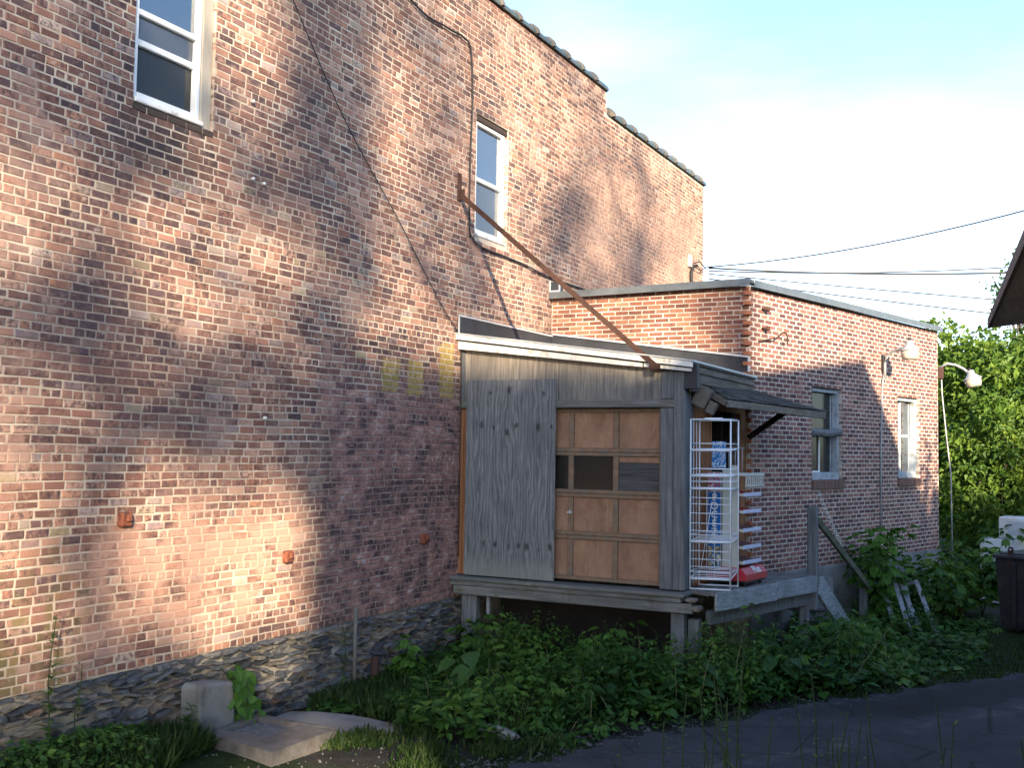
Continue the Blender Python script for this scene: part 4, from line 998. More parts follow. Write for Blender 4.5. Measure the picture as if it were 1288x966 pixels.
wire(((0.1, 20.95, 6.24), (14.0, 24.0, 6.6), 0.42), 0.018, 'thickest overhead wire sagging low over the annex roof')
wire(((0.1, 20.95, 6.18), (15.0, 26.0, 7.6), 0.55), 0.013, 'thin overhead wire crossing just above the thickest wire')
wire(((0.1, 20.95, 6.12), (15.0, 27.0, 4.9), 0.10), 0.013, 'overhead wire dropping toward the treetops behind the annex, upper of two')
wire(((0.1, 20.95, 6.02), (14.0, 27.0, 4.5), 0.12), 0.014, 'overhead wire dropping toward the treetops behind the annex, lower of two')

# ------------------------------------------------------------------ wall lamps
M_galv = simple('galvanised', (0.34, 0.35, 0.37), 0.5, 0.12, 8, metal=0.3)
t = NT('lamp_lens'); t.bsdf(t.ramp(t.noise(20, 3, 0.5), [(0.3, (0.34, 0.31, 0.26)), (0.7, (0.46, 0.43, 0.37))]), 0.35, None, 0, 0.5); M_lens = t.m
def lamp(label, base, arm, head, axis, conduit):
    T = thing('wall_lamp', label, 'lamp', base, 'yard lamps on the annex')
    m = MB(); m.tube(arm, 0.022, 8); m.build('arm', M_galv, T, True)
    ax = Vector(axis).normalized(); H = Vector(head)
    m = MB(); m.lathe(H, ax, [(0.27, 0.02), (0.265, 0.06), (0.20, 0.065), (0.19, 0.085), (0.16, 0.10), (0.115, 0.155), (0.105, 0.16), (0.10, 0.135)], 20); m.build('hood', M_galv, T, True)
    m = MB(); m.lathe(H, ax, [(0.104, 0.138), (0.05, 0.133), (0.0, 0.12), (-0.03, 0.105), (-0.033, 0.02)], 20); m.build('lens', M_lens, T, True)
    m = MB(); m.lathe(H, ax, [(0.265, 0.028), (0.31, 0.024), (0.315, 0.005)], 10); m.build('photocell', M_black, T, True)
    m = MB(); m.tube(conduit, 0.013, 6); m.build('conduit', M_galv, T, True)
    return T
T1 = lamp('yard lamp on the annex side wall between two windows', tuple(RW(4.16, 0.05, 3.9)),
     [RW(4.16, 0.045, 3.72), RW(4.16, 0.05, 3.95), RW(4.15, 0.09, 4.07), RW(4.12, 0.18, 4.14), RW(4.07, 0.3, 4.16), RW(4.01, 0.42, 4.17)], RW(3.98, 0.52, 4.02), (0, 0, 1),
     [RW(4.16, 0.03, 3.80), RW(4.12, 0.02, 3.6), RW(4.07, 0.015, 2.6), RW(4.05, 0.015, 1.1)])
m = MB(); m.obox(RW(4.16, 0.02, 3.97), UR*0.03, NR*0.018, (0, 0, 0.13), 0.004); m.build('mount_plate', M_black, T1)
T2 = lamp('tilted yard lamp on the rear corner of the annex in front of trees', (4.6, 20.3, 4.0),
     [(4.53, 20.22, 4.05), (4.66, 20.22, 4.13), (4.80, 20.22, 4.10), (4.93, 20.22, 4.03), (5.02, 20.22, 3.94)], (5.10, 20.2, 3.74), (-0.28, 0.1, 1),
     [(4.56, 20.22, 4.03), (4.57, 20.23, 3.6), (4.63, 20.24, 2.9), (4.70, 20.25, 2.2), (4.72, 20.25, 0.4)])
m = MB(); m.box(4.50, 4.60, 20.16, 20.26, 3.86, 4.06, 0.006); m.build('mount_plate', M_rust, T2)

# ------------------------------------------------------------------ display racks on the dock
M_wire = simple('white_wire', (0.74, 0.78, 0.84), 0.45, 0.08, 10)
RK = thing('wire_rack', 'tall empty white wire display rack standing on the dock', 'rack', (3.1, 11.6, 1.0))
wv, dv = Vector((0.425, 0.085, 0)), Vector((-0.03, 0.41, 0)); o0 = Vector((2.865, 11.42, 1.005)); HT = 1.86
def rk(a, b, h): return o0+wv*a+dv*b+Vector((0, 0, h))
fr = MB(); 
for (a, b) in ((0, 0), (1, 0), (0, 1), (1, 1)): fr.tube([rk(a, b, 0), rk(a, b, HT+(0.0 if b == 0 else 0.0))], 0.009, 6)
for h in (0.008, HT):
    fr.tube([rk(0, 0, h), rk(1, 0, h)], 0.009, 6); fr.tube([rk(0, 1, h), rk(1, 1, h)], 0.009, 6)
fr.build('frame', M_wire, RK, True)
m = MB(); m.tube([rk(0.35, 0, HT+0.012), rk(0.8, 0, HT+0.012)], 0.007, 5); m.tube([rk(0.35, 1, HT+0.012), rk(0.8, 1, HT+0.012)], 0.007, 5); m.tube([rk(0, 0, HT), rk(0, 1, HT)], 0.007, 5); m.tube([rk(1, 0, HT), rk(1, 1, HT)], 0.007, 5); m.build('top_handle', M_wire, RK, True)
for h, tilt in ((1.52, 0.02), (1.24, 0.015), (1.10, 0.0), (0.52, 0.03), (0.12, 0.06)):
    m = MB()
    for b in np.linspace(0, 1, 6): m.tube([rk(0, b, h+tilt*b), rk(1, b, h+tilt*b)], 0.0045, 4)
    m.tube([rk(0, 0, h), rk(0, 1, h+tilt)], 0.006, 5); m.tube([rk(1, 0, h), rk(1, 1, h+tilt)], 0.006, 5)
    m.tube([rk(0, 0, h), rk(1, 0, h)], 0.014, 5)
    for (p, q) in (((0, 0), (1, 0)), ((0, 1), (1, 1)), ((0, 0), (0, 1)), ((1, 0), (1, 1))): m.tube([rk(*p, h+0.075), rk(*q, h+0.075)], 0.005, 4)
    m.build('shelf', M_wire, RK, True)
m = MB()
for h in (0.25, 0.33, 0.42, 0.64, 0.72, 0.83, 0.93, 1.0): m.tube([rk(0, 0, h), rk(1, 0, h)], 0.005, 4)
for a in (0.2, 0.4): m.tube([rk(a, 0.98, 0.1), rk(a+rng.uniform(-0.06, 0.06), 0.98, 1.1)], 0.004, 4)
for b in (0.33, 0.66): m.tube([rk(0, b, 0.05), rk(0, b, HT)], 0.004, 4)
m.tube([rk(0.12, 0.5, 0.1), rk(0.35, 0.9, 0.95)], 0.004, 4)
m.build('side_wires', M_wire, RK, True)

SR = thing('snack_stand', 'metal snack stand with red wheeled base and tilted shelves on the dock', 'display stand', (3.2, 12.6, 1.0))
M_beige = simple('beige_metal', (0.50, 0.51, 0.48), 0.5, 0.08, 6); M_redm = simple('red_metal', (0.42, 0.022, 0.035), 0.4, 0.12, 5, spec=0.5, bump=0.03)
sa = Vector((0.99, -0.13, 0)).normalized(); sb = Vector((0.13, 0.99, 0)).normalized(); s0 = Vector((2.895, 11.97, 1.0))
def sk(a, b, h): return s0+sa*a+sb*b+Vector((0, 0, h))
def sbox(mbx, a0, a1, b0, b1, h0, h1, ch=0.004): mbx.obox(sk((a0+a1)/2, (b0+b1)/2, (h0+h1)/2), sa*((a1-a0)/2), sb*((b1-b0)/2), (0, 0, (h1-h0)/2), ch)
m = MB(); sbox(m, 0.0, 0.16, 0.0, 0.012, 0.16, 1.28); side = m.build('side_panel', M_beige, SR)
m = MB(); sbox(m, 0.165, 0.27, 0.02, 0.032, 0.2, 1.32); sbox(m, 0.275, 0.36, 0.022, 0.034, 0.2, 1.36); m.build('back_panel', M_beige, SR)
M_blue = simple('blue_print', (0.018, 0.13, 0.42), 0.4, 0.15, 6); M_pic = None
m = MB(); sbox(m, 0.006, 0.154, -0.004, -0.0005, 0.44, 1.05, 0); m.build('blue_sign', M_blue, side)
def picmat(name, cols, sc):
    t = NT(name); v = t.n('TexVoronoi'); mp = t.n('Mapping'); mp.inputs['Scale'].default_value = (1, 1, 0.6); t.l(t.P(), mp.inputs['Vector']); t.l(mp.outputs[0], v.inputs['Vector']); v.inputs['Scale'].default_value = sc
    t.bsdf(t.ramp(t.noise(sc, 3, 0.5, 1.0), cols, 'CONSTANT'), 0.4); return t.m
m = MB(); sbox(m, 0.006, 0.154, -0.004, -0.0005, 0.17, 0.435, 0); m.build('snack_picture', picmat('snack_print', [(0, (0.5, 0.42, 0.26)), (0.42, (0.12, 0.13, 0.10)), (0.5, (0.03, 0.16, 0.45)), (0.56, (0.6, 0.58, 0.45))], 14), side)
m = MB(); sbox(m, 0.006, 0.154, -0.004, -0.0005, 1.055, 1.275, 0); m.build('snack_picture', picmat('red_print', [(0, (0.5, 0.10, 0.12)), (0.45, (0.08, 0.07, 0.22)), (0.53, (0.65, 0.6, 0.6)), (0.6, (0.55, 0.2, 0.2))], 22), side)
m = MB(); sbox(m, 0.03, 0.20, 0.03, 0.036, 1.33, 1.63, 0.001); m.build('header_card', picmat('blue_header_print', [(0, (0.03, 0.17, 0.50)), (0.42, (0.55, 0.68, 0.78)), (0.5, (0.03, 0.20, 0.55)), (0.6, (0.6, 0.7, 0.78))], 15), SR)
def text(body, size, mat, parent, loc, xdir, ydir, ext=0.001):
    cu = bpy.data.curves.new('lettering', 'FONT'); cu.body = body; cu.size = size; cu.extrude = ext; cu.align_x = 'CENTER'; cu.align_y = 'CENTER'; cu.offset = 0.002
    tmp = bpy.data.objects.new('tmp_text', cu); COL.objects.link(tmp)
    dg = bpy.context.evaluated_depsgraph_get(); me = bpy.data.meshes.new_from_object(tmp.evaluated_get(dg)); bpy.data.objects.remove(tmp)
    X = Vector(xdir).normalized(); Yv = Vector(ydir).normalized(); Zv = X.cross(Yv)
    me.transform(Matrix.Translation(Vector(loc)-base_of(parent)) @ Matrix((X, Yv, Zv)).transposed().to_4x4())
    me.materials.clear(); return link_mesh('lettering', me, mat, parent)
M_cream = simple('cream_print', (0.72, 0.66, 0.55), 0.5, 0.08, 10)
for k, ch in enumerate('POCEZO'): text(ch, 0.115, M_cream, side, sk(0.08, -0.006, 0.99-0.098*k), sa, (0, 0, 1))
for h in (1.06, 0.87, 0.66, 0.47, 0.30):
    m = MB(); v0 = sk(0.16, 0.06, h); 
    m.add([sk(0.17, 0.05, h), sk(0.40, 0.05, h-0.03), sk(0.40, 0.55, h-0.03), sk(0.17, 0.55, h), sk(0.17, 0.05, h-0.012), sk(0.40, 0.05, h-0.042), sk(0.40, 0.55, h-0.042), sk(0.17, 0.55, h-0.012)],
          [(0, 1, 2, 3), (7, 6, 5, 4), (0, 4, 5, 1), (1, 5, 6, 2), (2, 6, 7, 3), (3, 7, 4, 0)]); sh = m.build('shelf', M_redm if h in (0.87, 1.06) else simple('dull_maroon', (0.17, 0.08, 0.08)), SR)
    m = MB(); m.beam(sk(0.41, 0.045, h-0.03), sk(0.41, 0.555, h-0.03), 0.012, 0.042, ch=0.003); m.build('price_rail', simple('pale_blue_rail', (0.52, 0.55, 0.72), 0.4, 0.06), sh)
    m = MB(); m.beam(sk(0.17, 0.044, h-0.012), sk(0.41, 0.044, h-0.035), 0.008, 0.03, ch=0.002); m.build('shelf_end', M_beige, sh)
m = MB(); sbox(m, 0.15, 0.44, 0.04, 0.58, 1.24, 1.27); 
for k in range(9): sbox(m, 0.425, 0.44, 0.06+0.06*k, 0.075+0.06*k, 1.14, 1.24, 0.002)
sbox(m, 0.425, 0.44, 0.04, 0.58, 1.12, 1.14); m.build('top_tray', M_beige, SR)
m = MB()
for b in (0.12, 0.3, 0.5): m.tube([sk(0.2, b, 1.27), sk(0.2, b, 1.56)], 0.005, 5); 
m.tube([sk(0.2, 0.05, 1.56), sk(0.2, 0.58, 1.56)], 0.005, 5); m.build('top_wires', M_galv, SR, True)
m = MB(); prof = [(-0.02, 0.07), (0.46, 0.07), (0.46, 0.14), (0.40, 0.21), (-0.02, 0.23)]
m.prism([tuple(sk(p[0], 0.0, p[1])) for p in prof], sb*0.62); bs = m.build('base', M_redm, SR)
m = MB(); sbox(m, 0.0, 0.45, 0.02, 0.6, 0.045, 0.069); m.build('base_plate', M_black, SR)
text('Plus', 0.13, M_white_al, bs, sk(0.434, 0.36, 0.178), sb, (sa*-0.06+Vector((0, 0, 0.07))))
for (a, b) in ((0.07, 0.08), (0.40, 0.08), (0.07, 0.54), (0.40, 0.54)):
    m = MB(); m.lathe(sk(a, b-0.012, 0.027), sb, [(0, 0.02), (0.004, 0.026), (0.02, 0.026), (0.024, 0.02)], 12); m.build('caster', M_black, SR, True)

# ------------------------------------------------------------------ small things along the foundation
m = MB(); m.tube([(0.10, 9.08, -0.05), (0.09, 9.09, 0.86)], 0.02, 8); o = m.build('vent_pipe', simple('dull_pipe', (0.13, 0.125, 0.11), 0.7, 0.3, 12), None, True); tag(o, 'thin upright grey pipe in front of the stone foundation', 'pipe')
m = MB(); m.tube([(0.12, 9.41, -0.05), (0.12, 9.41, 0.32)], 0.045, 10); o = m.build('rusty_pipe', M_rust, None, True); tag(o, 'short rusty pipe stub sticking out of the grass by the foundation', 'pipe')
CBk = MB()
CBk.prism([(0.06, 6.72, -0.02), (0.06, 7.14, -0.02), (0.06, 7.10, 0.50), (0.06, 6.74, 0.54), (0.06, 6.70, 0.5)], (0.22, 0.0, 0.0)); o = CBk.build('concrete_block', M_concrete, None); tag(o, 'upright pale concrete block leaning against the stone foundation', 'concrete block')
bm_ = o.modifiers.new('bevel', 'BEVEL'); bm_.width = 0.02; bm_.segments = 2
SLB = thing('concrete_hatch', 'broken concrete hatch slab with a sunken stone panel beside the foundation', 'concrete slab', (0.8, 7.0, 0))
g = [(0.33, 6.72), (0.26, 7.42), (1.16, 7.36), (1.16, 6.55)]
inn = [(0.40, 6.86), (0.36, 7.34), (0.80, 7.33), (0.82, 6.84)]
def ringslab(outer, inner, z0, z1):
    m = MB(); n = 4
    for k in range(n):
        j = (k+1) % n; m.prism([(*outer[k], z0), (*outer[j], z0), (*inner[j], z0), (*inner[k], z0)], (0, 0, z1-z0+0.004*(k % 2)))
    return m
ringslab(g, inn, -0.05, 0.165).build('slab', simple('warm_concrete', (0.125, 0.115, 0.107), 0.95, 0.35, 9, bump=1.0, dirt=(0.10, 0.085, 0.075), dscale=5), SLB)
m = MB(); m.prism([(*p, 0.0) for p in inn], (0, 0, 0.125)); m.build('sunken_panel', M_stone, SLB)
m = MB(); pts = []
for k in range(14):
    an = 2*math.pi*k/14; pts.append((0.75+0.62*math.cos(an)*(1+0.12*math.sin(3*an)), 7.85+0.42*math.sin(an)*(1+0.1*math.cos(2*an)), -0.03))
m.prism(pts, (0, 0, 0.07)); o = m.build('concrete_pad', M_concrete, None); tag(o, 'low rounded concrete pad on the ground behind the broken hatch slab', 'concrete pad')
def rock(name, c, r, label, seed):
    rg = np.random.default_rng(seed); m = MB(); n = 12; V = []; F = []
    ph = [0.05, 0.45, 0.9, 1.25, 1.5]
    for p in ph:
        for k in range(n):
            an = 2*math.pi*k/n; q = rg.uniform(0.85, 1.12)
            V.append((c[0]+r[0]*math.cos(an)*math.cos(p)*q, c[1]+r[1]*math.sin(an)*math.cos(p)*q, c[2]+r[2]*math.sin(p)*rg.uniform(0.9, 1.1)))
    for i in range(len(ph)-1):
        for k in range(n): F.append((i*n+k, i*n+(k+1) % n, (i+1)*n+(k+1) % n, (i+1)*n+k))
    F.append(tuple((len(ph)-1)*n+k for k in range(n)))
    o = m.add(V, F, 0.5).build(name, simple('pale_rock', (0.28, 0.27, 0.25), 0.9, 0.3, 14, bump=0.8), None); tag(o, label, 'rock')
rock('flat_rock', (2.08, 8.40, 0.0), (0.25, 0.13, 0.09), 'pale flat rock at the edge of the weeds beside the road', 3)
# boards leaning in the weeds near the annex
BD = [((4.30, 16.4, 0.66), (4.62, 15.6, 0.05)), ((4.38, 16.45, 0.64), (4.72, 15.75, 0.1)), ((4.42, 16.5, 0.62), (4.60, 15.9, 0.2)), ((4.56, 16.6, 0.70), (4.90, 16.0, 0.02)), ((4.2, 16.3, 0.45), (4.50, 15.3, 0.0))]
FT = thing('broken_crate', 'broken pale slatted wooden panel leaning in the weeds by the annex', 'wooden panel', (4.5, 16.0, 0))
for p, q in BD:
    m = MB(); m.beam(p, q, 0.065, 0.025, ch=0.003, c=float(rng.random())); m.build('slat', M_dock, FT)
m = MB(); m.beam((4.18, 16.42, 0.62), (4.66, 16.62, 0.68), 0.05, 0.03, c=0.4); m.build('top_bar', M_grey, FT)
SP = thing('short_post', 'short brown post with a pale plastic bag in the shrubs near the dumpster', 'post', (5.06, 17.5, 0))
m = MB(); m.box(5.01, 5.10, 17.46, 17.55, -0.05, 0.56, 0.008, 0.5); m.build('post', M_orangewood, SP)
m = MB(); m.lathe((4.96, 17.46, 0.22), (0.1, 0, 1), [(0, 0.02), (0.04, 0.045), (0.10, 0.05), (0.16, 0.03), (0.2, 0.01)], 9); m.build('bag', M_ceramic, SP, True)
# dumpster
DM = thing('dumpster', 'dark lidded steel dumpster beside the grass', 'dumpster', (6.4, 17.6, 0))
M_dump = simple('dark_steel', (0.022, 0.019, 0.024), 0.5, 0.35, 5, spec=0.5, bump=0.3, dirt=(0.05, 0.035, 0.03), dscale=6)
dx = Vector((0.93, -0.37, 0)).normalized(); dy = Vector((0.37, 0.93, 0)).normalized(); d0 = Vector((5.60, 17.08, 0))
def dk(a, b, h): return d0+dx*a+dy*b+Vector((0, 0, h))
m = MB(); V = [dk(0.04, 0.05, 0.06), dk(1.86, 0.05, 0.06), dk(1.86, 1.15, 0.06), dk(0.04, 1.15, 0.06), dk(-0.02, 0, 1.04), dk(1.92, 0, 1.04), dk(1.92, 1.2, 1.04), dk(-0.02, 1.2, 1.04)]
m.add(V, [(0, 3, 2, 1), (4, 5, 6, 7), (0, 1, 5, 4), (1, 2, 6, 5), (2, 3, 7, 6), (3, 0, 4, 7)]); body = m.build('body', M_dump, DM)
m = MB()
for a in np.linspace(0.25, 1.65, 4): m.obox(dk(a, -0.005, 0.55), dx*0.035, dy*0.03, (0, 0, 0.46), 0.01)
for b in (0.35, 0.8): m.obox(dk(-0.0, b, 0.55), dx*0.03, dy*0.035, (0, 0, 0.46), 0.01)
m.build('rib', M_dump, body)
m = MB(); m.obox(dk(0.95, 0.6, 1.075), dx*1.0, dy*0.64, (0, 0, 0.028), 0.012); m.obox(dk(0.46, 0.6, 1.11), dx*0.44, dy*0.56, (0, 0, 0.022), 0.015); m.obox(dk(1.42, 0.6, 1.11), dx*0.44, dy*0.56, (0, 0, 0.022), 0.015); m.build('lid', simple('black_plastic_lid', (0.035, 0.036, 0.045), 0.4, 0.2, 4, spec=0.5), DM)
m = MB(); 
loop = [dk(0.18, -0.03, 0.93), dk(0.25, -0.03, 0.93), dk(0.255, -0.03, 1.18), dk(0.24, -0.03, 1.215), dk(0.215, -0.03, 1.225), dk(0.19, -0.03, 1.215), dk(0.175, -0.03, 1.18)]
m.prism(loop, dy*0.02); m.build('lift_lug', M_rust, DM)
m = MB(); m.lathe(dk(0.215, -0.034, 1.185), dy, [(0, 0.014), (0.003, 0.014)], 10); m.build('lug_hole', M_white_al, DM)
# white cabinets
M_enamel = simple('white_enamel', (0.66, 0.70, 0.74), 0.4, 0.08, 3, dirt=(0.5, 0.5, 0.48), dscale=1.5)
WCb = thing('white_cabinet', 'large white metal cabinet behind the dumpster', 'cabinet', (5.9, 20.3, 0))
m = MB(); m.obox((6.0, 20.45, 0.56), Vector((0.78, -0.12, 0)), Vector((0.06, 0.4, 0)), (0, 0, 0.55), 0.02); m.build('body', M_enamel, WCb)
m = MB(); m.obox((6.17, 20.03, 0.56), Vector((0.46, -0.07, 0)), Vector((0.001, 0.006, 0)), (0, 0, 0.48), 0.003); m.build('door', M_enamel, WCb)
WC2 = thing('window_unit', 'small white appliance sitting on top of the larger white cabinet', 'appliance', (5.8, 20.3, 1.1))
m = MB(); m.obox((5.92, 20.35, 1.30), Vector((0.42, -0.06, 0)), Vector((0.04, 0.27, 0)), (0, 0, 0.185), 0.02); bb = m.build('case', M_enamel, WC2)
m = MB(); m.obox((5.76, 20.098, 1.30), Vector((0.16, -0.024, 0)), Vector((0.001, 0.008, 0)), (0, 0, 0.12), 0.004); m.build('front_panel', simple('grey_enamel', (0.42, 0.46, 0.5), 0.5, 0.08), WC2)

# ------------------------------------------------------------------ neighbouring house on the right (its eave hangs into view)
NH = thing('neighbour_house', 'gabled house with brown plank soffit whose eave juts in beside the alley', 'house', (10.3, 2, 0))
EZ, RX, RZ = 3.46, 10.34, 7.0
def ex(y): return 6.07+(8.69-y)*0.109      # eave line drifts slightly
YN, YFAR = -1.2, 8.69
M_soffit = grain_wood('brown_soffit_plank', (0.45, 0.39, 0.34), (0.68, 0.60, 0.53), 'Y'); M_fasc = simple('brown_fascia', (0.5, 0.34, 0.26), 0.8, 0.2, 6)
M_roofsh = simple('dark_roof_shingle', (0.045, 0.045, 0.05), 0.95, 0.3, 20, bump=0.6)
m = MB(); m.prism([(ex(YN), YN, EZ+0.03), (ex(YFAR), YFAR, EZ+0.03), (RX, YFAR, RZ), (RX, YN, RZ)], (0, 0, 0.07)); m.prism([(RX, YN, RZ), (RX, YFAR, RZ), (15.6, YFAR, 3.55), (15.6, YN, 3.55)], (0, 0, 0.07)); m.build('roof', M_roofsh, NH)
for k in range(12):
    f0, f1 = k*0.13, k*0.13+0.1288
    m = MB(); m.prism([(ex(YN)+f0, YN, EZ+f0*0.1), (ex(YFAR)+f0, YFAR, EZ+f0*0.1), (ex(YFAR)+f1, YFAR, EZ+f1*0.1), (ex(YN)+f1, YN, EZ+f1*0.1)], (0, 0, 0.015), float(rng.random())); m.build('soffit_plank', M_soffit, NH)
m = MB(); m.prism([(ex(YFAR)+0.02, YFAR-0.005, EZ+0.02), (8.6, YFAR-0.005, EZ+0.16), (8.6, YFAR-0.005, EZ+0.03+(8.6-6.07)*0.8)], (0, -0.03, 0)); m.build('rake_board', simple('grey_rake', (0.16, 0.16, 0.155), 0.8, 0.2, 6), NH)
m = MB(); m.beam((ex(YN)-0.012, YN, EZ+0.03), (ex(YFAR)-0.012, YFAR, EZ+0.03), 0.02, 0.07, c=0.5); m.build('eave_edge', simple('brown_eave_paint', (0.16, 0.13, 0.11), 0.8, 0.2, 9), NH)
m = MB(); m.beam((ex(YN)+0.56, YN, EZ-0.02), (ex(YFAR)+0.5, YFAR-0.02, EZ-0.02), 0.05, 0.14, c=0.5); m.build('frieze_board', M_fasc, NH)
m = MB(); m.prism([(8.5, YN+0.3, -0.2), (7.6, YFAR-0.35, -0.2), (15.0, YFAR-0.35, -0.2), (15.0, YN+0.3, -0.2)], (0, 0, EZ+0.25)); wl = m.build('wall', simple('grey_siding', (0.22, 0.22, 0.21), 0.8, 0.1, 3), NH)
m = MB(); m.prism([(6.9, YFAR-0.36, EZ+0.3), (RX, YFAR-0.36, RZ-0.03), (15.2, YFAR-0.36, EZ+0.06)], (0, -0.05, 0)); m.prism([(7.0, YN+0.36, EZ+0.06), (RX, YN+0.36, RZ-0.03), (15.2, YN+0.36, EZ+0.06)], (0, 0.05, 0)); m.build('gable', simple('grey_siding', (0.22, 0.22, 0.21)), NH)

# ------------------------------------------------------------------ vegetation
def unit(v): return v/np.maximum(np.linalg.norm(v, axis=-1, keepdims=True), 1e-9)
def leaf_cards(name, P, D, N, L, W, tone, mat, parent=None, fold=0.25, rich=False, droop=0.0):
    """leaves from base point P along D with normal N: folded rhombs (2 quads) or 6-point blades"""
    n = len(P); D = unit(D); S = unit(np.cross(D, N)); N = unit(np.cross(S, D))
    L = np.asarray(L)[:, None]; W = np.asarray(W)[:, None]
    if rich:
        t_ = [(0.0, 0.06), (0.18, 0.42), (0.45, 0.5), (0.75, 0.30), (1.0, 0.0)]
        V = []
        for (f, w) in t_:
            ctr = P+D*L*f-N*L*droop*f*f
            V += [ctr-S*W*w+N*W*fold*w, ctr, ctr+S*W*w+N*W*fold*w]
        V = np.stack(V, 1); k = 15; q = []
        for r in range(4):
            b = 3*r; q += [(b, b+1, b+4, b+3), (b+1, b+2, b+5, b+4)]
        q = np.array(q)
    else:
        V = np.stack([P, P+D*L*0.45-S*W*0.5+N*W*fold, P+D*L-N*L*droop, P+D*L*0.45+S*W*0.5+N*W*fold], 1); k = 4; q = np.array([(0, 3, 2, 1)])
        q = np.array([(0, 2, 1), (0, 3, 2)])
    F = (q[None]+k*np.arange(n)[:, None, None]).reshape(-1, q.shape[1])
    return np_mesh(name, V.reshape(-1, 3), F, mat, parent, tone=np.repeat(tone, k), smooth=False)
def rdir(n, r=rng): return unit(r.normal(0, 1, (n, 3)))
def clump_leaves(centers, radii, per, size, up=0.35, squash=0.75, r=rng, tone_shift=None):
    C = np.repeat(centers, per, 0); Rr = np.repeat(radii, per)
    d = rdir(len(C), r); rad = r.random(len(C))**0.45
    P = C+d*(rad*Rr)[:, None]*np.array([1, 1, squash])
    D = unit(d*0.7+r.normal(0, 0.6, d.shape)+np.array([0, 0, -0.25]))
    N = unit(r.normal(0, 0.6, d.shape)+np.array([0, 0, 1.0])+d*up)
    L = size*r.uniform(0.65, 1.35, len(C)); W = L*r.uniform(0.45, 0.75, len(C))
    tone = np.clip(np.repeat(r.uniform(0.15, 0.85, len(centers)), per)+r.normal(0, 0.16, len(C)), 0, 1)
    return P, D, N, L, W, tone
def tree(name, label, base, height, crown_r, crown_z, nlimb, nclump, per, leaf, mat, seed, group=None, clump_r=0.55, trunk_r=0.16, squash=1.0, lowest=0.2):
    r = np.random.default_rng(seed); T = thing(name, label, 'tree', base, group)
    b = Vector(base); top = b+Vector((r.uniform(-0.4, 0.4), r.uniform(-0.4, 0.4), height*0.8))
    m = MB(); pts = [b+Vector((0, 0, -0.2))]
    for k in range(1, 8):
        f = k/7; q = b.lerp(top, f); q.x += 0.18*math.sin(f*5+seed); q.y += 0.18*math.cos(f*4+seed); pts.append(q)
    m.tube(pts, [trunk_r*(1.15-0.95*k/7) for k in range(8)], 9)
    cc = np.array([b.x, b.y, b.z+crown_z]); H = np.array([crown_r, crown_r, (height-crown_z)*squash])
    C = []
    while len(C) < nclump:
        d = rdir(1, r)[0]; rad = r.random()**0.4
        p = cc+d*H*rad*(1+0.18*math.sin(3*math.atan2(d[1], d[0])+seed)+0.14*math.sin(5*d[2]+seed*2))
        if p[2] > b.z+height*lowest: C.append(p)
    C = np.array(C)
    for k in range(nlimb):
        e = Vector(C[r.integers(len(C))]); f = r.uniform(0.3, 0.9); s = pts[0].lerp(top, f); mid = s.lerp(e, 0.5)+Vector((0, 0, 0.25))
        m.tube([s, mid, e], [trunk_r*0.45*(1.1-f*0.7), trunk_r*0.28*(1.1-f*0.7), 0.008], 6, cap=False)
    m.build('trunk', M_bark, T, True)
    P, D, N, L, W, tn = clump_leaves(C, r.uniform(0.6, 1.25, len(C))*clump_r, per, leaf, r=r)
    leaf_cards('crown', P, D, N, L, W, tn, mat, T, droop=0.15)
    return T

# trees behind the annex
tree('drooping_maple', 'dense leafy tree hanging over the rear corner of the annex', (5.0, 25.0, 0), 5.0, 2.2, 2.7, 26, 330, 60, 0.17, M_leafsun, 11, clump_r=0.5)
tree('yard_tree', 'bright green tree rising behind the drooping tree, top in sun', (4.2, 31.0, 0), 5.4, 2.4, 3.0, 24, 260, 60, 0.20, M_leafsun, 12, clump_r=0.65)
tree('yard_tree', 'broad tree beyond the white cabinets with dark lower branches', (7.3, 28.5, 0), 5.6, 2.6, 3.0, 24, 260, 55, 0.19, M_leafdark, 13, clump_r=0.6)
tree('young_tree', 'small tree with low branches just behind the annex corner', (5.25, 21.9, 0), 3.9, 1.0, 2.0, 16, 120, 60, 0.13, M_leafsun, 14, clump_r=0.34, trunk_r=0.05, lowest=0.05)
tree('far_tree', 'tall bluish green tree standing behind the brighter trees', (3.4, 41.0, 0), 6.2, 2.8, 3.6, 18, 200, 50, 0.24, M_leafblue, 15, clump_r=0.7)
tree('far_tree', 'bushy tree at the back between the annex and the tall bluish tree', (5.4, 43.0, 0), 7.0, 3.0, 4.0, 18, 200, 50, 0.24, M_leafblue, 16, clump_r=0.75)
tree('far_tree', 'wide leafy tree at the back beyond the dumpster', (9.0, 38.0, 0), 8.0, 4.2, 4.4, 18, 230, 50, 0.25, M_leafdark, 17, clump_r=0.8)
tree('slim_tree', 'open twiggy tree with sparse leaves behind the house eave', (5.3, 34.0, 0), 8.6, 0.9, 7.2, 18, 30, 18, 0.17, M_leafblue, 18, clump_r=0.5, trunk_r=0.12)

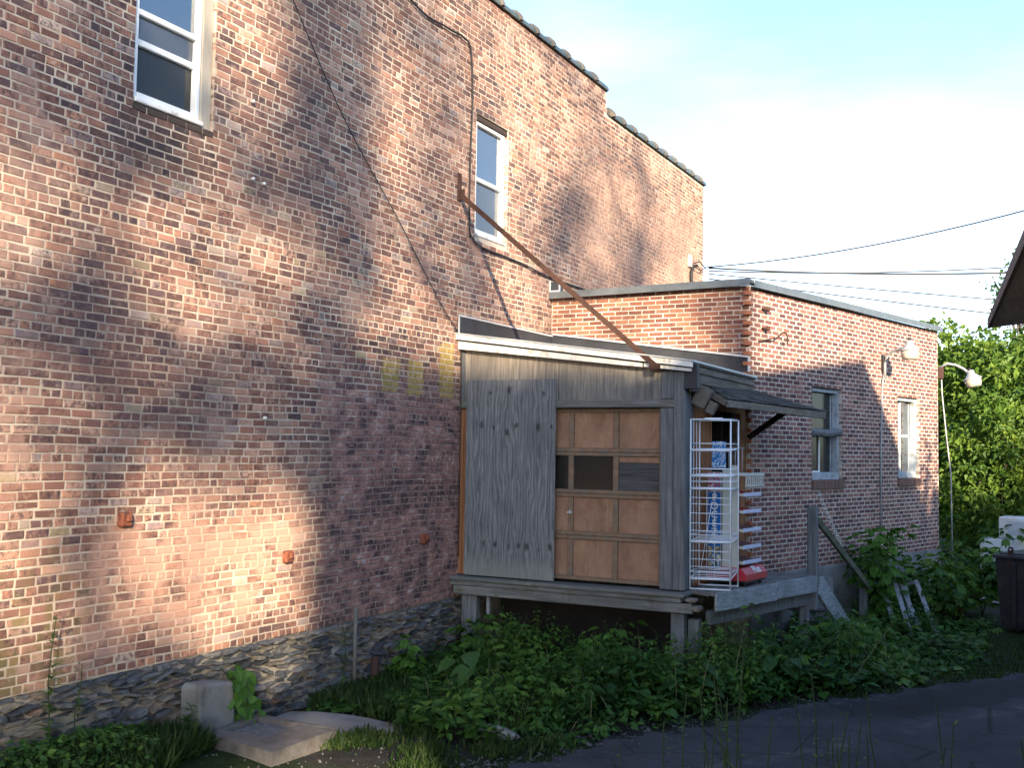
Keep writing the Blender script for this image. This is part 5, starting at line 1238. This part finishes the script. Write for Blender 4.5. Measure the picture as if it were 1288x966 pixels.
# shade trees across the lot behind the camera: their gaps dapple the long wall
SH_S = np.array([1.0, -1.29, 0.47])
def lit_map(Y, Z):
    """how much evening light gets through on the long wall at height Z, position Y"""
    def g(y, z, sy, sz): return np.exp(-((Y-y)/sy)**2-((Z-z)/sz)**2)
    s = 0.41+0*Y
    s += 0.85*g(5.3, 4.25, 0.75, 0.30)+0.6*g(5.3, 2.05, 1.0, 0.55)+0.6*g(6.2, 1.55, 0.8, 0.55)+0.55*g(7.6, 1.75, 0.55, 0.6)+0.6*g(7.2, 1.0, 1.0, 0.35)+0.6*g(8.3, 1.2, 0.35, 0.6)
    s += 0.55*g(7.3, 6.4, 0.55, 0.7)+0.4*g(7.8, 4.3, 1.0, 0.45)+0.5*g(9.9, 5.9, 0.45, 1.0)+0.4*g(10.5, 3.9, 1.1, 0.35)+0.4*g(6.6, 3.6, 0.9, 0.35)
    s += 0.50*sstep(10.6, 12.6, Y)*sstep(3.0, 4.5, Z)+0.35*g(12.5, 7.0, 1.6, 1.1)+0.25*sstep(17, 19.5, Y)
    s -= 0.35*g(5.6, 5.6, 0.7, 0.7)+0.25*g(8.6, 5.3, 0.6, 0.9)+0.35*g(7.2, 2.8, 1.2, 0.45)+0.3*g(5.2, 3.2, 0.8, 0.4)+0.35*g(9.4, 2.6, 1.2, 0.7)+0.3*g(14.5, 5.8, 0.6, 0.9)+0.3*g(17.6, 6.0, 0.6, 1.0)
    s = s+0.35*sstep(8.6, 8.2, Y)*sstep(2.4, 1.9, Z)-0.3*g(6.6, 1.1, 0.5, 0.2)-0.25*g(5.9, 2.3, 0.4, 0.2)
    s = s-0.34*sstep(2.7, 2.2, Z)*sstep(8.8, 8.3, Y)*np.clip(np.sin(3.4*Y+2.1*Z+0.6)*np.sin(3.9*Z-1.6*Y+0.4)+0.15*np.sin(9*Y)*np.sin(8*Z), 0, 1)
    zl = np.where(Y < 11.4, 3.35, 3.3-0.36*(Y-11.4))
    s = np.where(Y > 11.4, np.maximum(s, 0.9*sstep(zl-0.1, zl+0.3, Z)*sstep(5.6, 4.6, Z)), s)
    s = s*(1-0.93*sstep(8.3, 8.9, Y)*sstep(zl+0.35, zl-0.25, Z))
    s = s-0.10*sstep(11.0, 12.5, Y)*sstep(4.4, 5.4, Z)
    s = s*(0.12+0.88*sstep(0.45, 1.25, Z+0.9*g(8.2, 0.5, 0.35, 0.7)))
    return np.clip(s, 0.03, 0.97)
def shade_tree(label, yr, zr, tm, ncand, seed, dens, leaf=0.30):
    r = np.random.default_rng(seed)
    ym, zm = (yr[0]+yr[1])/2, (zr[0]+zr[1])/2
    cx, cy, cz = tm*SH_S+np.array([0, ym, zm])
    T = thing('shade_tree', label, 'tree', (cx, cy, 0), 'shade trees across the lot')
    Y = r.uniform(*yr, ncand); Z = r.uniform(*zr, ncand); tt = tm+r.normal(0, 1.6, ncand)
    # rounded crown outline
    k = ((Y-ym)/((yr[1]-yr[0])/2))**4+((Z-zm)/((zr[1]-zr[0])/2))**4 < 1.0
    acc = r.random(ncand) < dens*(-np.log(lit_map(Y, Z)))/3.0
    sel = k & acc
    P = np.stack([tt, Y-1.29*tt, Z+0.47*tt], -1)[sel]; n = len(P)
    D = rdir(n, r); N = unit(r.normal(0, 0.7, (n, 3))+SH_S*0.6)
    leaf_cards('crown', P, D, N, leaf*r.uniform(0.7, 1.4, n), leaf*0.7*r.uniform(0.7, 1.3, n), r.random(n), M_leafdark, T)
    m = MB(); top = Vector((cx, cy, cz+1.0)); b = Vector((cx, cy, -0.2))
    m.tube([b, b.lerp(top, 0.35), b.lerp(top, 0.7), top], [0.30, 0.24, 0.16, 0.05], 9)
    for q in range(14):
        e = Vector(P[r.integers(n)]); s = b.lerp(top, r.uniform(0.5, 0.95)); m.tube([s, s.lerp(e, 0.5)+Vector((0, 0, 0.3)), e], [0.06, 0.035, 0.01], 6, cap=False)
    m.build('trunk', M_bark, T, True)
shade_tree('tall shade tree across the lot, opposite the near half of the long brick wall', (2.5, 9.2), (-0.6, 9.6), 20.0, 9000, 31, 1.0)
shade_tree('tall shade tree across the lot, opposite the wooden shed', (7.8, 15.6), (-0.8, 9.6), 21.5, 12000, 32, 1.0)
shade_tree('tall shade tree across the lot, opposite the far end of the long brick wall', (12.8, 22.0), (4.6, 9.4), 19.0, 6500, 33, 1.0)

tree('occluder_tree', 'round leafy tree added out of view to shade the lower annex wall', (11.8, 11.6, 0), 5.7, 3.1, 2.6, 20, 300, 60, 0.20, M_leafdark, 19, clump_r=0.6, lowest=0.03)  # unseen trees added as occluders to shade the low end of the annex
tree('occluder_tree', 'leafy tree added out of view across the road from the white cabinets', (15.5, 12.5, 0), 7.2, 3.0, 3.4, 20, 260, 60, 0.22, M_leafdark, 20, clump_r=0.65, lowest=0.05)
# weeds in front of the dock
def in_weeds(x, y):
    ex_ = np.interp(y, [7.4, 8.8, 10.0, 11.4, 12.6, 14.1, 16.2], [2.45, 2.95, 3.6, 4.3, 5.1, 5.6, 5.6])
    return (x < ex_-0.05) & (y > 8.1+0.35*np.sin(3*x)) & (y < 11.9+(x > 3.3)*9)
def weed_height(x, y):
    h = 0.22+0.38*sstep(8.6, 10.4, y)+0.10*np.sin(2.3*x+1.0)*np.cos(1.9*y)+0.05*np.sin(5.1*x+2*y)
    h = h+0.10*np.exp(-((x-0.6)/0.5)**2-((y-10.8)/0.5)**2)+0.16*np.exp(-((x-3.7)/0.6)**2-((y-11.2)/0.8)**2)
    h = h*(1-0.62*sstep(1.15, 0.55, x))*(1-0.30*np.exp(-((x-1.9)/0.9)**2)*sstep(9.9, 10.6, y))
    h = np.where(y > 12.4, 0.20+0.10*np.sin(3*x+2*y)+0.16*sstep(5.3, 4.2, x), h)
    return np.maximum(h, 0.06)
def weed_ok(x, y):
    inside = (y > 13.6) & ((x-2.875)*math.cos(TH)-(y-13.82)*math.sin(TH) < 0.12)
    dock = (y > 11.3) & (y < 13.95) & (x < 3.25+(y-11.3)*0.23)
    slab = (x < 1.3) & (y < 8.3)
    return in_weeds(x, y) & ~inside & ~dock & ~slab
def weeds():
    r = np.random.default_rng(77); A = [[] for _ in range(6)]
    def put(P, D, N, L, W, T):
        for a, b in zip(A, (P, D, N, L, W, T)): a.append(np.asarray(b, dtype=float))
    n = 3400; X = r.uniform(0.1, 5.6, n); Y = r.uniform(8.0, 17.6, n); ok = weed_ok(X, Y); X, Y = X[ok], Y[ok]
    E = np.interp(Y, [7.4, 8.8, 10.0, 11.4, 12.6, 14.1, 16.2], [2.45, 2.95, 3.6, 4.3, 5.1, 5.6, 5.6])-X
    Hh = weed_height(X, Y)
    for x, y, e, h in zip(X, Y, E, Hh):
        h = h*r.uniform(0.6, 1.35)*(0.35+0.65*float(sstep(0.0, 0.75, e))); g0 = float(gz(x, y))
        sp = math.sin(1.7*x+0.6)*math.cos(2.1*y)+0.6*math.sin(4.3*x-3.1*y)+r.normal(0, 0.5); hue = float(np.clip(0.42+0.2*math.sin(2.9*x+y)+r.normal(0, 0.16), 0, 1))
        lean = np.array([r.normal(0.03, 0.10), r.normal(-0.06, 0.10), 1.0]); b = np.array([x, y, g0])
        put([b], [lean], [[1, 0.2, 0]], [h], [0.012], [hue*0.8])
        if sp > 0.55:      # broad low leaves
            m = r.integers(7, 13); an = r.uniform(0, 6.28, m); f = r.uniform(0.25, 0.95, m); L = r.uniform(0.07, 0.15, m)
            D = np.stack([np.cos(an), np.sin(an), r.uniform(-0.2, 0.5, m)], -1); P = b+lean*(f*h)[:, None]*0.8+D*0.05
            put(P, D, np.stack([-0.3*np.cos(an), -0.3*np.sin(an)-0.2, np.ones(m)], -1)+r.normal(0, 0.2, (m, 3)), L, L*r.uniform(0.55, 0.85, m), np.clip(hue+r.normal(0, 0.12, m), 0, 1))
        elif sp > -0.25:   # nettle-like, opposite pairs
            m = max(6, int(h/0.04)*2); f = np.linspace(0.2, 1.0, m)+r.normal(0, 0.02, m); an = np.arange(m)*math.pi*0.52+r.uniform(0, 6)+r.normal(0, 0.3, m)
            D = np.stack([np.cos(an), np.sin(an), r.uniform(-0.55, 0.1, m)], -1); L = 0.085*(1.25-0.65*f)*r.uniform(0.7, 1.25, m)
            put(b+lean*(f*h)[:, None]+D*0.015, D, np.stack([0.4*np.cos(an), 0.4*np.sin(an), np.ones(m)], -1)+r.normal(0, 0.15, (m, 3)), L, L*0.52, np.clip(hue+0.25*(f-0.5)+r.normal(0, 0.1, m), 0, 1))
        elif sp > -0.9:    # goldenrod-like, many narrow leaves
            m = max(14, int(h/0.013)); f = r.uniform(0.15, 1.0, m); an = r.uniform(0, 6.28, m)
            D = np.stack([np.cos(an), np.sin(an), r.uniform(0.0, 0.9, m)], -1); L = 0.075*(1.2-0.6*f)*r.uniform(0.7, 1.3, m)
            put(b+lean*(f*h)[:, None], D, np.stack([-np.cos(an), -np.sin(an), np.ones(m)*1.2], -1), L, L*0.2, np.clip(hue+0.1+r.normal(0, 0.1, m), 0, 1))
        else:              # palmate clusters
            k = r.integers(5, 10)
            for q in range(k):
                a0 = r.uniform(0, 6.28); f = r.uniform(0.4, 1.0); c = b+lean*h*f+np.array([math.cos(a0), math.sin(a0), 0])*r.uniform(0.03, 0.12); Lq = r.uniform(0.05, 0.10)
                aa = a0+np.array([-1.1, -0.55, 0, 0.55, 1.1]); D = np.stack([np.cos(aa), np.sin(aa), np.full(5, -0.3)], -1)
                put(np.tile(c, (5, 1)), D, np.tile([0, -0.2, 1.0], (5, 1))+r.normal(0, 0.15, (5, 3)), Lq*np.array([0.6, 0.9, 1, 0.9, 0.6]), Lq*0.42*np.ones(5), np.clip(np.full(5, hue+0.15)+r.normal(0, 0.05, 5), 0, 1))
    # low carpet that hides the soil
    n = 14000; x = r.uniform(0.1, 5.6, n); y = r.uniform(8.0, 17.6, n); k = weed_ok(x, y); x, y = x[k], y[k]; n = len(x)
    z = gz(x, y)+0.45*weed_height(x, y)*r.random(n); L = r.uniform(0.03, 0.08, n)
    put(np.stack([x, y, z], -1), unit(r.normal(0, 1, (n, 3))*np.array([1, 1, 0.4])), unit(r.normal(0, 0.5, (n, 3))+np.array([0, -0.2, 1.0])), L, L*r.uniform(0.3, 0.8, n), np.clip(r.normal(0.3, 0.2, n), 0, 1))
    P, D, N, L, W, T = [np.concatenate(a) for a in A]
    o = leaf_cards('weed_thicket', P, D, N, L, W, T, M_weed, rich=True, droop=0.25); tag(o, 'dense green weeds growing in front of and around the dock', 'weeds', kind='stuff')
    # dead tan stems
    n = 260; x = r.uniform(0.4, 5.0, n); y = r.uniform(8.4, 16, n); k = weed_ok(x, y); x, y = x[k], y[k]; n = len(x)
    o = leaf_cards('dead_stems', np.stack([x, y, gz(x, y)], -1), np.stack([r.normal(0, 0.25, n), r.normal(0, 0.25, n), np.ones(n)], -1), rdir(n, r), weed_height(x, y)*r.uniform(0.8, 1.5, n), np.full(n, 0.006), r.random(n), simple('dry_stem', (0.22, 0.18, 0.11), 0.9, 0.3, 20), rich=True, droop=0.2); tag(o, 'thin dry stems among the weeds by the dock', 'dead stems', kind='stuff')
def grit():
    r = np.random.default_rng(88); n = 2600; k = r.integers(len(ROAD), size=n); p = ROAD[k]+r.normal(0, 0.05, (n, 2)); off = np.abs(r.normal(0, 0.3, n))-0.25
    d = np.gradient(ROAD, axis=0)[k]; d = d/np.linalg.norm(d, axis=1)[:, None]; p = p+np.stack([d[:, 1], -d[:, 0]], -1)*off[:, None]+d*r.uniform(-0.15, 0.15, n)[:, None]
    q = np.stack([r.uniform(0.3, 2.6, 600), r.uniform(6.2, 8.6, 600)], -1); p = np.concatenate([p, q]); n = len(p)
    s_ = r.uniform(0.004, 0.014, n)*np.where(r.random(n) < 0.04, 2.4, 1.0)
    O = np.array([[1, 0, 0], [0, 1, 0], [-1, 0, 0], [0, -1, 0], [0, 0, 0.8], [0, 0, -0.8]], dtype=float)
    V = np.stack([p[:, 0], p[:, 1], gz(p[:, 0], p[:, 1])+0.012], -1)[:, None]+O[None]*s_[:, None, None]*r.uniform(0.6, 1.3, (n, 6, 1))
    F = np.array([(0, 1, 4), (1, 2, 4), (2, 3, 4), (3, 0, 4), (1, 0, 5), (2, 1, 5), (3, 2, 5), (0, 3, 5)])
    o = np_mesh('grit', V.reshape(-1, 3), (F[None]+6*np.arange(n)[:, None, None]).reshape(-1, 3), simple('grit_stone', (0.085, 0.084, 0.085), 0.9, 0.5, 60)); tag(o, 'loose grit and small stones along the road edge', 'gravel', kind='stuff')
grit()
weeds()
def grass_blades(name, label, n, fn, hmin, hmax, mat=M_grass, seed=5, w=0.007):
    r = np.random.default_rng(seed); P = fn(n, r); n = len(P)
    D = unit(np.stack([r.normal(0, 0.35, n), r.normal(0, 0.35, n), np.ones(n)], -1)); N = unit(r.normal(0, 1, (n, 3))*np.array([1, 1, 0.1]))
    L = r.uniform(hmin, hmax, n)
    o = leaf_cards(name, P, D, N, L, np.full(n, w)*r.uniform(0.6, 1.5, n)*2, r.random(n), mat, rich=False, fold=0.1, droop=0.25); tag(o, label, 'grass', kind='stuff')
def gfn_left(n, r):
    x = np.abs(r.normal(0, 0.5, n))+0.05; y = r.uniform(3.2, 6.75, n); k = (x < 1.5-0.38*(y-4)) & (y < 6.6); x, y = x[k], y[k]
    return np.stack([x, y, gz(x, y)-0.01], -1)
grass_blades('tall_grass', 'tall uncut grass at the foot of the wall near the concrete block', 24000, gfn_left, 0.05, 0.23, seed=51, w=0.0035)
def gfn_mid(n, r):
    x = r.uniform(0.06, 2.2, n); y = r.uniform(8.1, 11.2, n); k = (y > 8.25+0.45*x*0.5+0.2*np.sin(5*x)); x, y = x[k], y[k]
    return np.stack([x, y, gz(x, y)-0.01], -1)
grass_blades('rough_grass', 'rough grass between the stone foundation and the dock', 20000, gfn_mid, 0.05, 0.22, seed=52, w=0.004)
def gfn_right(n, r):
    y = r.uniform(11.5, 22, n); e = np.interp(y, [11.4, 12.6, 14.1, 16.2, 18.6, 22], [4.3, 5.1, 6.05, 7.6, 10, 14]); x = e-np.abs(r.normal(0, 1.2, n))+0.15
    k = (x > 3.8+(y-13)*0.22) & (x < 8); x, y = x[k], y[k]
    return np.stack([x, y, gz(x, y)-0.01], -1)
grass_blades('lawn_edge', 'short grass verge between the road and the annex shrubs', 16000, gfn_right, 0.02, 0.08, seed=53)
def gfn_tuft(n, r):
    c = np.array([(1.2, 7.35), (1.35, 7.6), (1.9, 7.6), (2.3, 8.0), (1.5, 8.1), (2.6, 8.35), (2.1, 7.2)]); i = r.integers(len(c), size=n)
    p = c[i]+r.normal(0, 0.10, (n, 2)); return np.stack([p[:, 0], p[:, 1], gz(p[:, 0], p[:, 1])-0.005], -1)
grass_blades('grass_tufts', 'low grass tufts along the broken slab and the road edge', 2600, gfn_tuft, 0.03, 0.13, seed=54, w=0.009)

def left_weeds():
    r = np.random.default_rng(57); n = 3600; x = np.abs(r.normal(0, 0.5, n))+0.04; y = r.uniform(3.6, 6.5, n); k = x < 1.5-0.38*(y-4); x, y = x[k], y[k]
    h = np.maximum(0.05, 0.16+0.10*np.sin(4*x+2.2*y)+0.22*np.exp(-((y-5.0)/0.45)**2)*np.exp(-x*2)-0.10*sstep(5.6, 6.5, y)); z = gz(x, y)+h*r.random(len(x))**0.6; n = len(x)
    D = unit(r.normal(0, 1, (n, 3))*np.array([1, 1, 0.4])+np.array([0.3, -0.2, 0.0])); L = r.uniform(0.025, 0.065, n)
    o = leaf_cards('low_weeds', np.stack([x, y, z], -1), D, unit(r.normal(0, 0.5, (n, 3))+np.array([0.2, -0.2, 1])), L, L*r.uniform(0.3, 0.8, n), np.clip(r.normal(0.4, 0.25, n), 0, 1), M_weed, rich=True, droop=0.3); tag(o, 'low mixed weeds in the grass at the foot of the brick wall', 'weeds', kind='stuff')
left_weeds()
# big leaved burdock plants
def burdock(base, nl, size, label, seed):
    r = np.random.default_rng(seed); T = thing('burdock_plant', label, 'plant', base, 'large leaved plants in the weeds')
    b = np.array(base); st = MB()
    for k in range(nl):
        an = r.uniform(0, 2*math.pi); h = r.uniform(0.15, 0.45); rad = r.uniform(0.06, 0.26)
        p = b+np.array([math.cos(an)*rad, math.sin(an)*rad, h]); L = 0.74*size*r.uniform(0.7, 1.25)
        D = np.array([[math.cos(an), math.sin(an), r.uniform(-0.7, 0.05)]]); N = np.array([[0.3*math.cos(an), 0.3*math.sin(an)-0.25, 1.0]])+r.normal(0, 0.2, (1, 3))
        leaf_cards('leaf', p[None], D, N, [L], [L*0.78], np.array([r.uniform(0.1, 1.0)]), M_burdock, T, rich=True, droop=0.35, fold=0.18)
        st.tube([b, b+(p-b)*np.array([0.4, 0.4, 0.6]), p], 0.007, 5)
    st.build('stalks', M_stem, T)
burdock((1.05, 9.75, 0), 9, 0.30, 'broad leaved burdock below the left end of the dock', 61)
burdock((1.5, 9.35, 0), 8, 0.28, 'broad leaved burdock just behind the pale flat rock', 62)
burdock((2.5, 9.55, 0), 8, 0.27, 'broad leaved burdock in the middle of the weeds facing the garage door', 63)
burdock((3.25, 10.3, 0), 9, 0.30, 'broad leaved burdock in front of the dock corner post', 64)
burdock((4.05, 12.2, 0), 9, 0.30, 'broad leaved burdock by the road below the rail post', 65)
burdock((3.85, 11.4, 0), 9, 0.28, 'broad leaved burdock in front of the open deck', 66)
# seedlings with light lobed leaves
def seedling(base, h, n, label, seed, leaf=0.11, mat=M_weed, spread=0.2, name='maple_seedling', group='young maple shoots', cat='sapling'):
    r = np.random.default_rng(seed); T = thing(name, label, cat, base, group); b = Vector(base)
    m = MB(); Ps = []; Ds = []
    ns = 5 if h > 0.8 else 3
    for k in range(ns):
        e = b+Vector((r.normal(0, spread), r.normal(0, spread), h*r.uniform(0.65, 1.0))); mid = b.lerp(e, 0.5)+Vector((r.normal(0, 0.03), r.normal(0, 0.03), 0.05))
        m.tube([b, mid, e], [0.010, 0.007, 0.003], 5)
        for q in range(n//ns):
            f = r.uniform(0.25, 1.0); p = (b.lerp(mid, f*2) if f < 0.5 else mid.lerp(e, f*2-1)); an = r.uniform(0, 2*math.pi); off = r.uniform(0.02, 0.7*spread+0.05)
            d = np.array([math.cos(an), math.sin(an), r.uniform(-0.3, 0.25)]); c = np.array(p)+d*off
            for s in (-0.9, -0.45, 0, 0.45, 0.9):
                dd = np.array([math.cos(an+s), math.sin(an+s), d[2]-0.25]); Ps.append(c); Ds.append(dd)
    m.build('stem', M_stem, T)
    Ps = np.array(Ps); Ds = np.array(Ds); nn = len(Ps)
    L = leaf*np.tile([0.6, 0.85, 1.0, 0.85, 0.6], nn//5)*np.repeat(r.uniform(0.7, 1.25, nn//5), 5)
    leaf_cards('foliage', Ps, Ds, np.array([0, 0, 1.0])+r.normal(0, 0.25, (nn, 3)), L, L*0.5, np.repeat(np.clip(r.normal(0.6, 0.25, nn//5), 0, 1), 5), mat, T, rich=True, droop=0.3)
seedling((0.55, 10.9, 0), 0.66, 70, 'leafy maple shoot under the left end of the dock beam', 71, 0.12)
seedling((2.05, 10.85, 0), 0.66, 66, 'bright maple shoot in front of the dark gap under the dock', 72, 0.12, M_vine)
seedling((3.55, 11.35, 0), 0.62, 80, 'leafy shoot beside the dock corner post', 73, 0.11)
seedling((4.15, 12.6, 0), 0.70, 80, 'leafy shoot in front of the stair stringer', 74, 0.12)
seedling((0.35, 9.75, 0), 0.5, 40, 'small shoot beside the rusty pipe stub', 75, 0.12, M_vine, 0.12)
seedling(tuple(RW(3.0, 0.55, 0)), 1.6, 340, 'waist high bright maple bush against the annex wall below the lamp conduit', 76, 0.14, M_vine, 0.42, 'maple_bush', 'bushes along the annex', 'bush')
seedling(tuple(RW(3.9, 0.8, 0)), 1.2, 260, 'dark leafy bush by the annex foundation between maple bush and leaning panel', 77, 0.14, M_weed, 0.45, 'maple_bush', 'bushes along the annex', 'bush')
seedling(tuple(RW(5.2, 0.9, 0)), 1.05, 220, 'rounded bush at the far end of the annex side wall', 78, 0.14, M_weed, 0.5, 'maple_bush', 'bushes along the annex', 'bush')
seedling((5.3, 18.6, 0), 1.2, 260, 'bush between the annex corner and the dumpster', 79, 0.15, M_weed, 0.5, 'maple_bush', 'bushes along the annex', 'bush')
seedling((4.9, 20.9, 0), 1.9, 300, 'tall bush at the foot of the tilted yard lamp', 80, 0.16, M_weed, 0.5, 'maple_bush', 'bushes along the annex', 'bush')
seedling((4.75, 17.2, 0), 0.8, 200, 'low bush beside the short brown post', 81, 0.14, M_weed, 0.45, 'maple_bush', 'bushes along the annex', 'bush')
# vine on the concrete block
VN = thing('ivy_vine', 'bright green broad leaved vine hanging over the concrete block', 'vine', (0.2, 7.2, 0))
r = np.random.default_rng(91); m = MB(); pv = [(0.16, 7.2, 0.0), (0.24, 7.2, 0.25), (0.22, 7.14, 0.5), (0.2, 7.02, 0.62)]; m.tube(pv, 0.007, 5); m.tube([(0.22, 7.14, 0.5), (0.2, 7.32, 0.56)], 0.006, 5); m.build('stem', M_stem, VN)
n = 46; f = r.random(n); z = 0.06+0.56*f; P = np.stack([0.26+r.normal(0, 0.05, n), 7.2+r.normal(0, 0.07, n)+0.05*np.sin(9*z), z], -1)
leaf_cards('foliage', P, np.stack([np.full(n, 0.5), r.normal(0, 0.5, n), np.full(n, -0.7)], -1), np.stack([np.full(n, 1.0), r.normal(-0.3, 0.3, n), r.normal(0.5, 0.3, n)], -1), r.uniform(0.08, 0.14, n), r.uniform(0.07, 0.12, n), r.random(n), M_vine, VN, rich=True, droop=0.15)
# tall weed climbing the wall at the left, small plant by the block, foreground stems
def stalk(base, h, nl, label, seed, leaf=0.05, mat=M_weed, lean=(0, 0), group='slender weed stalks'):
    r = np.random.default_rng(seed); T = thing('weed_stalk', label, 'weed', base, group); b = Vector(base); e = b+Vector((lean[0], lean[1], h))
    m = MB(); pts = [b.lerp(e, f)+Vector((0.015*math.sin(7*f+seed), 0.015*math.cos(5*f+seed), 0)) for f in np.linspace(0, 1, 7)]; m.tube(pts, [0.007-0.0042*k/6 for k in range(7)], 5); m.build('stem', M_stem, T)
    f = r.uniform(0.05, 1, nl); P = np.array([np.array(b.lerp(e, q)) for q in f]); an = r.uniform(0, 2*math.pi, nl)
    D = np.stack([np.cos(an), np.sin(an), r.uniform(0.1, 0.9, nl)], -1); L = leaf*(1.2-0.7*f)*r.uniform(0.6, 1.3, nl)
    leaf_cards('leaves', P, D, np.stack([-np.cos(an), -np.sin(an), np.full(nl, 1.5)], -1), L, L*0.3, r.random(nl), mat, T, rich=True, droop=0.3)
stalk((0.12, 5.38, 0.15), 1.12, 60, 'tall thin weed climbing against the brick wall above the grass', 101, 0.10)
stalk((0.2, 5.55, 0.15), 0.75, 40, 'shorter weed beside the tallest wall weed', 102, 0.09)
stalk((0.25, 6.62, 0.1), 0.30, 60, 'small bushy weed at the foot of the concrete block', 103, 0.12)
stalk((0.2, 8.75, 0.0), 0.75, 40, 'spindly weed in front of the foundation near the thin pipe', 104, 0.08)
for k in range(34):
    x = 4.7+1.75*rng.random(); y = 4.3+1.7*rng.random(); z0 = float(gz(x, y)); top = 1.02+0.50*rng.random()*(1 if k % 3 else 1.15)
    stalk((x, y, z0-0.02), max(0.3, top-z0), 22, 'slender roadside weed stalk rising in front of the road', 200+k, 0.06, M_weed, (rng.normal(0, 0.06), rng.normal(0, 0.06)), 'weed stalks in front of the road')
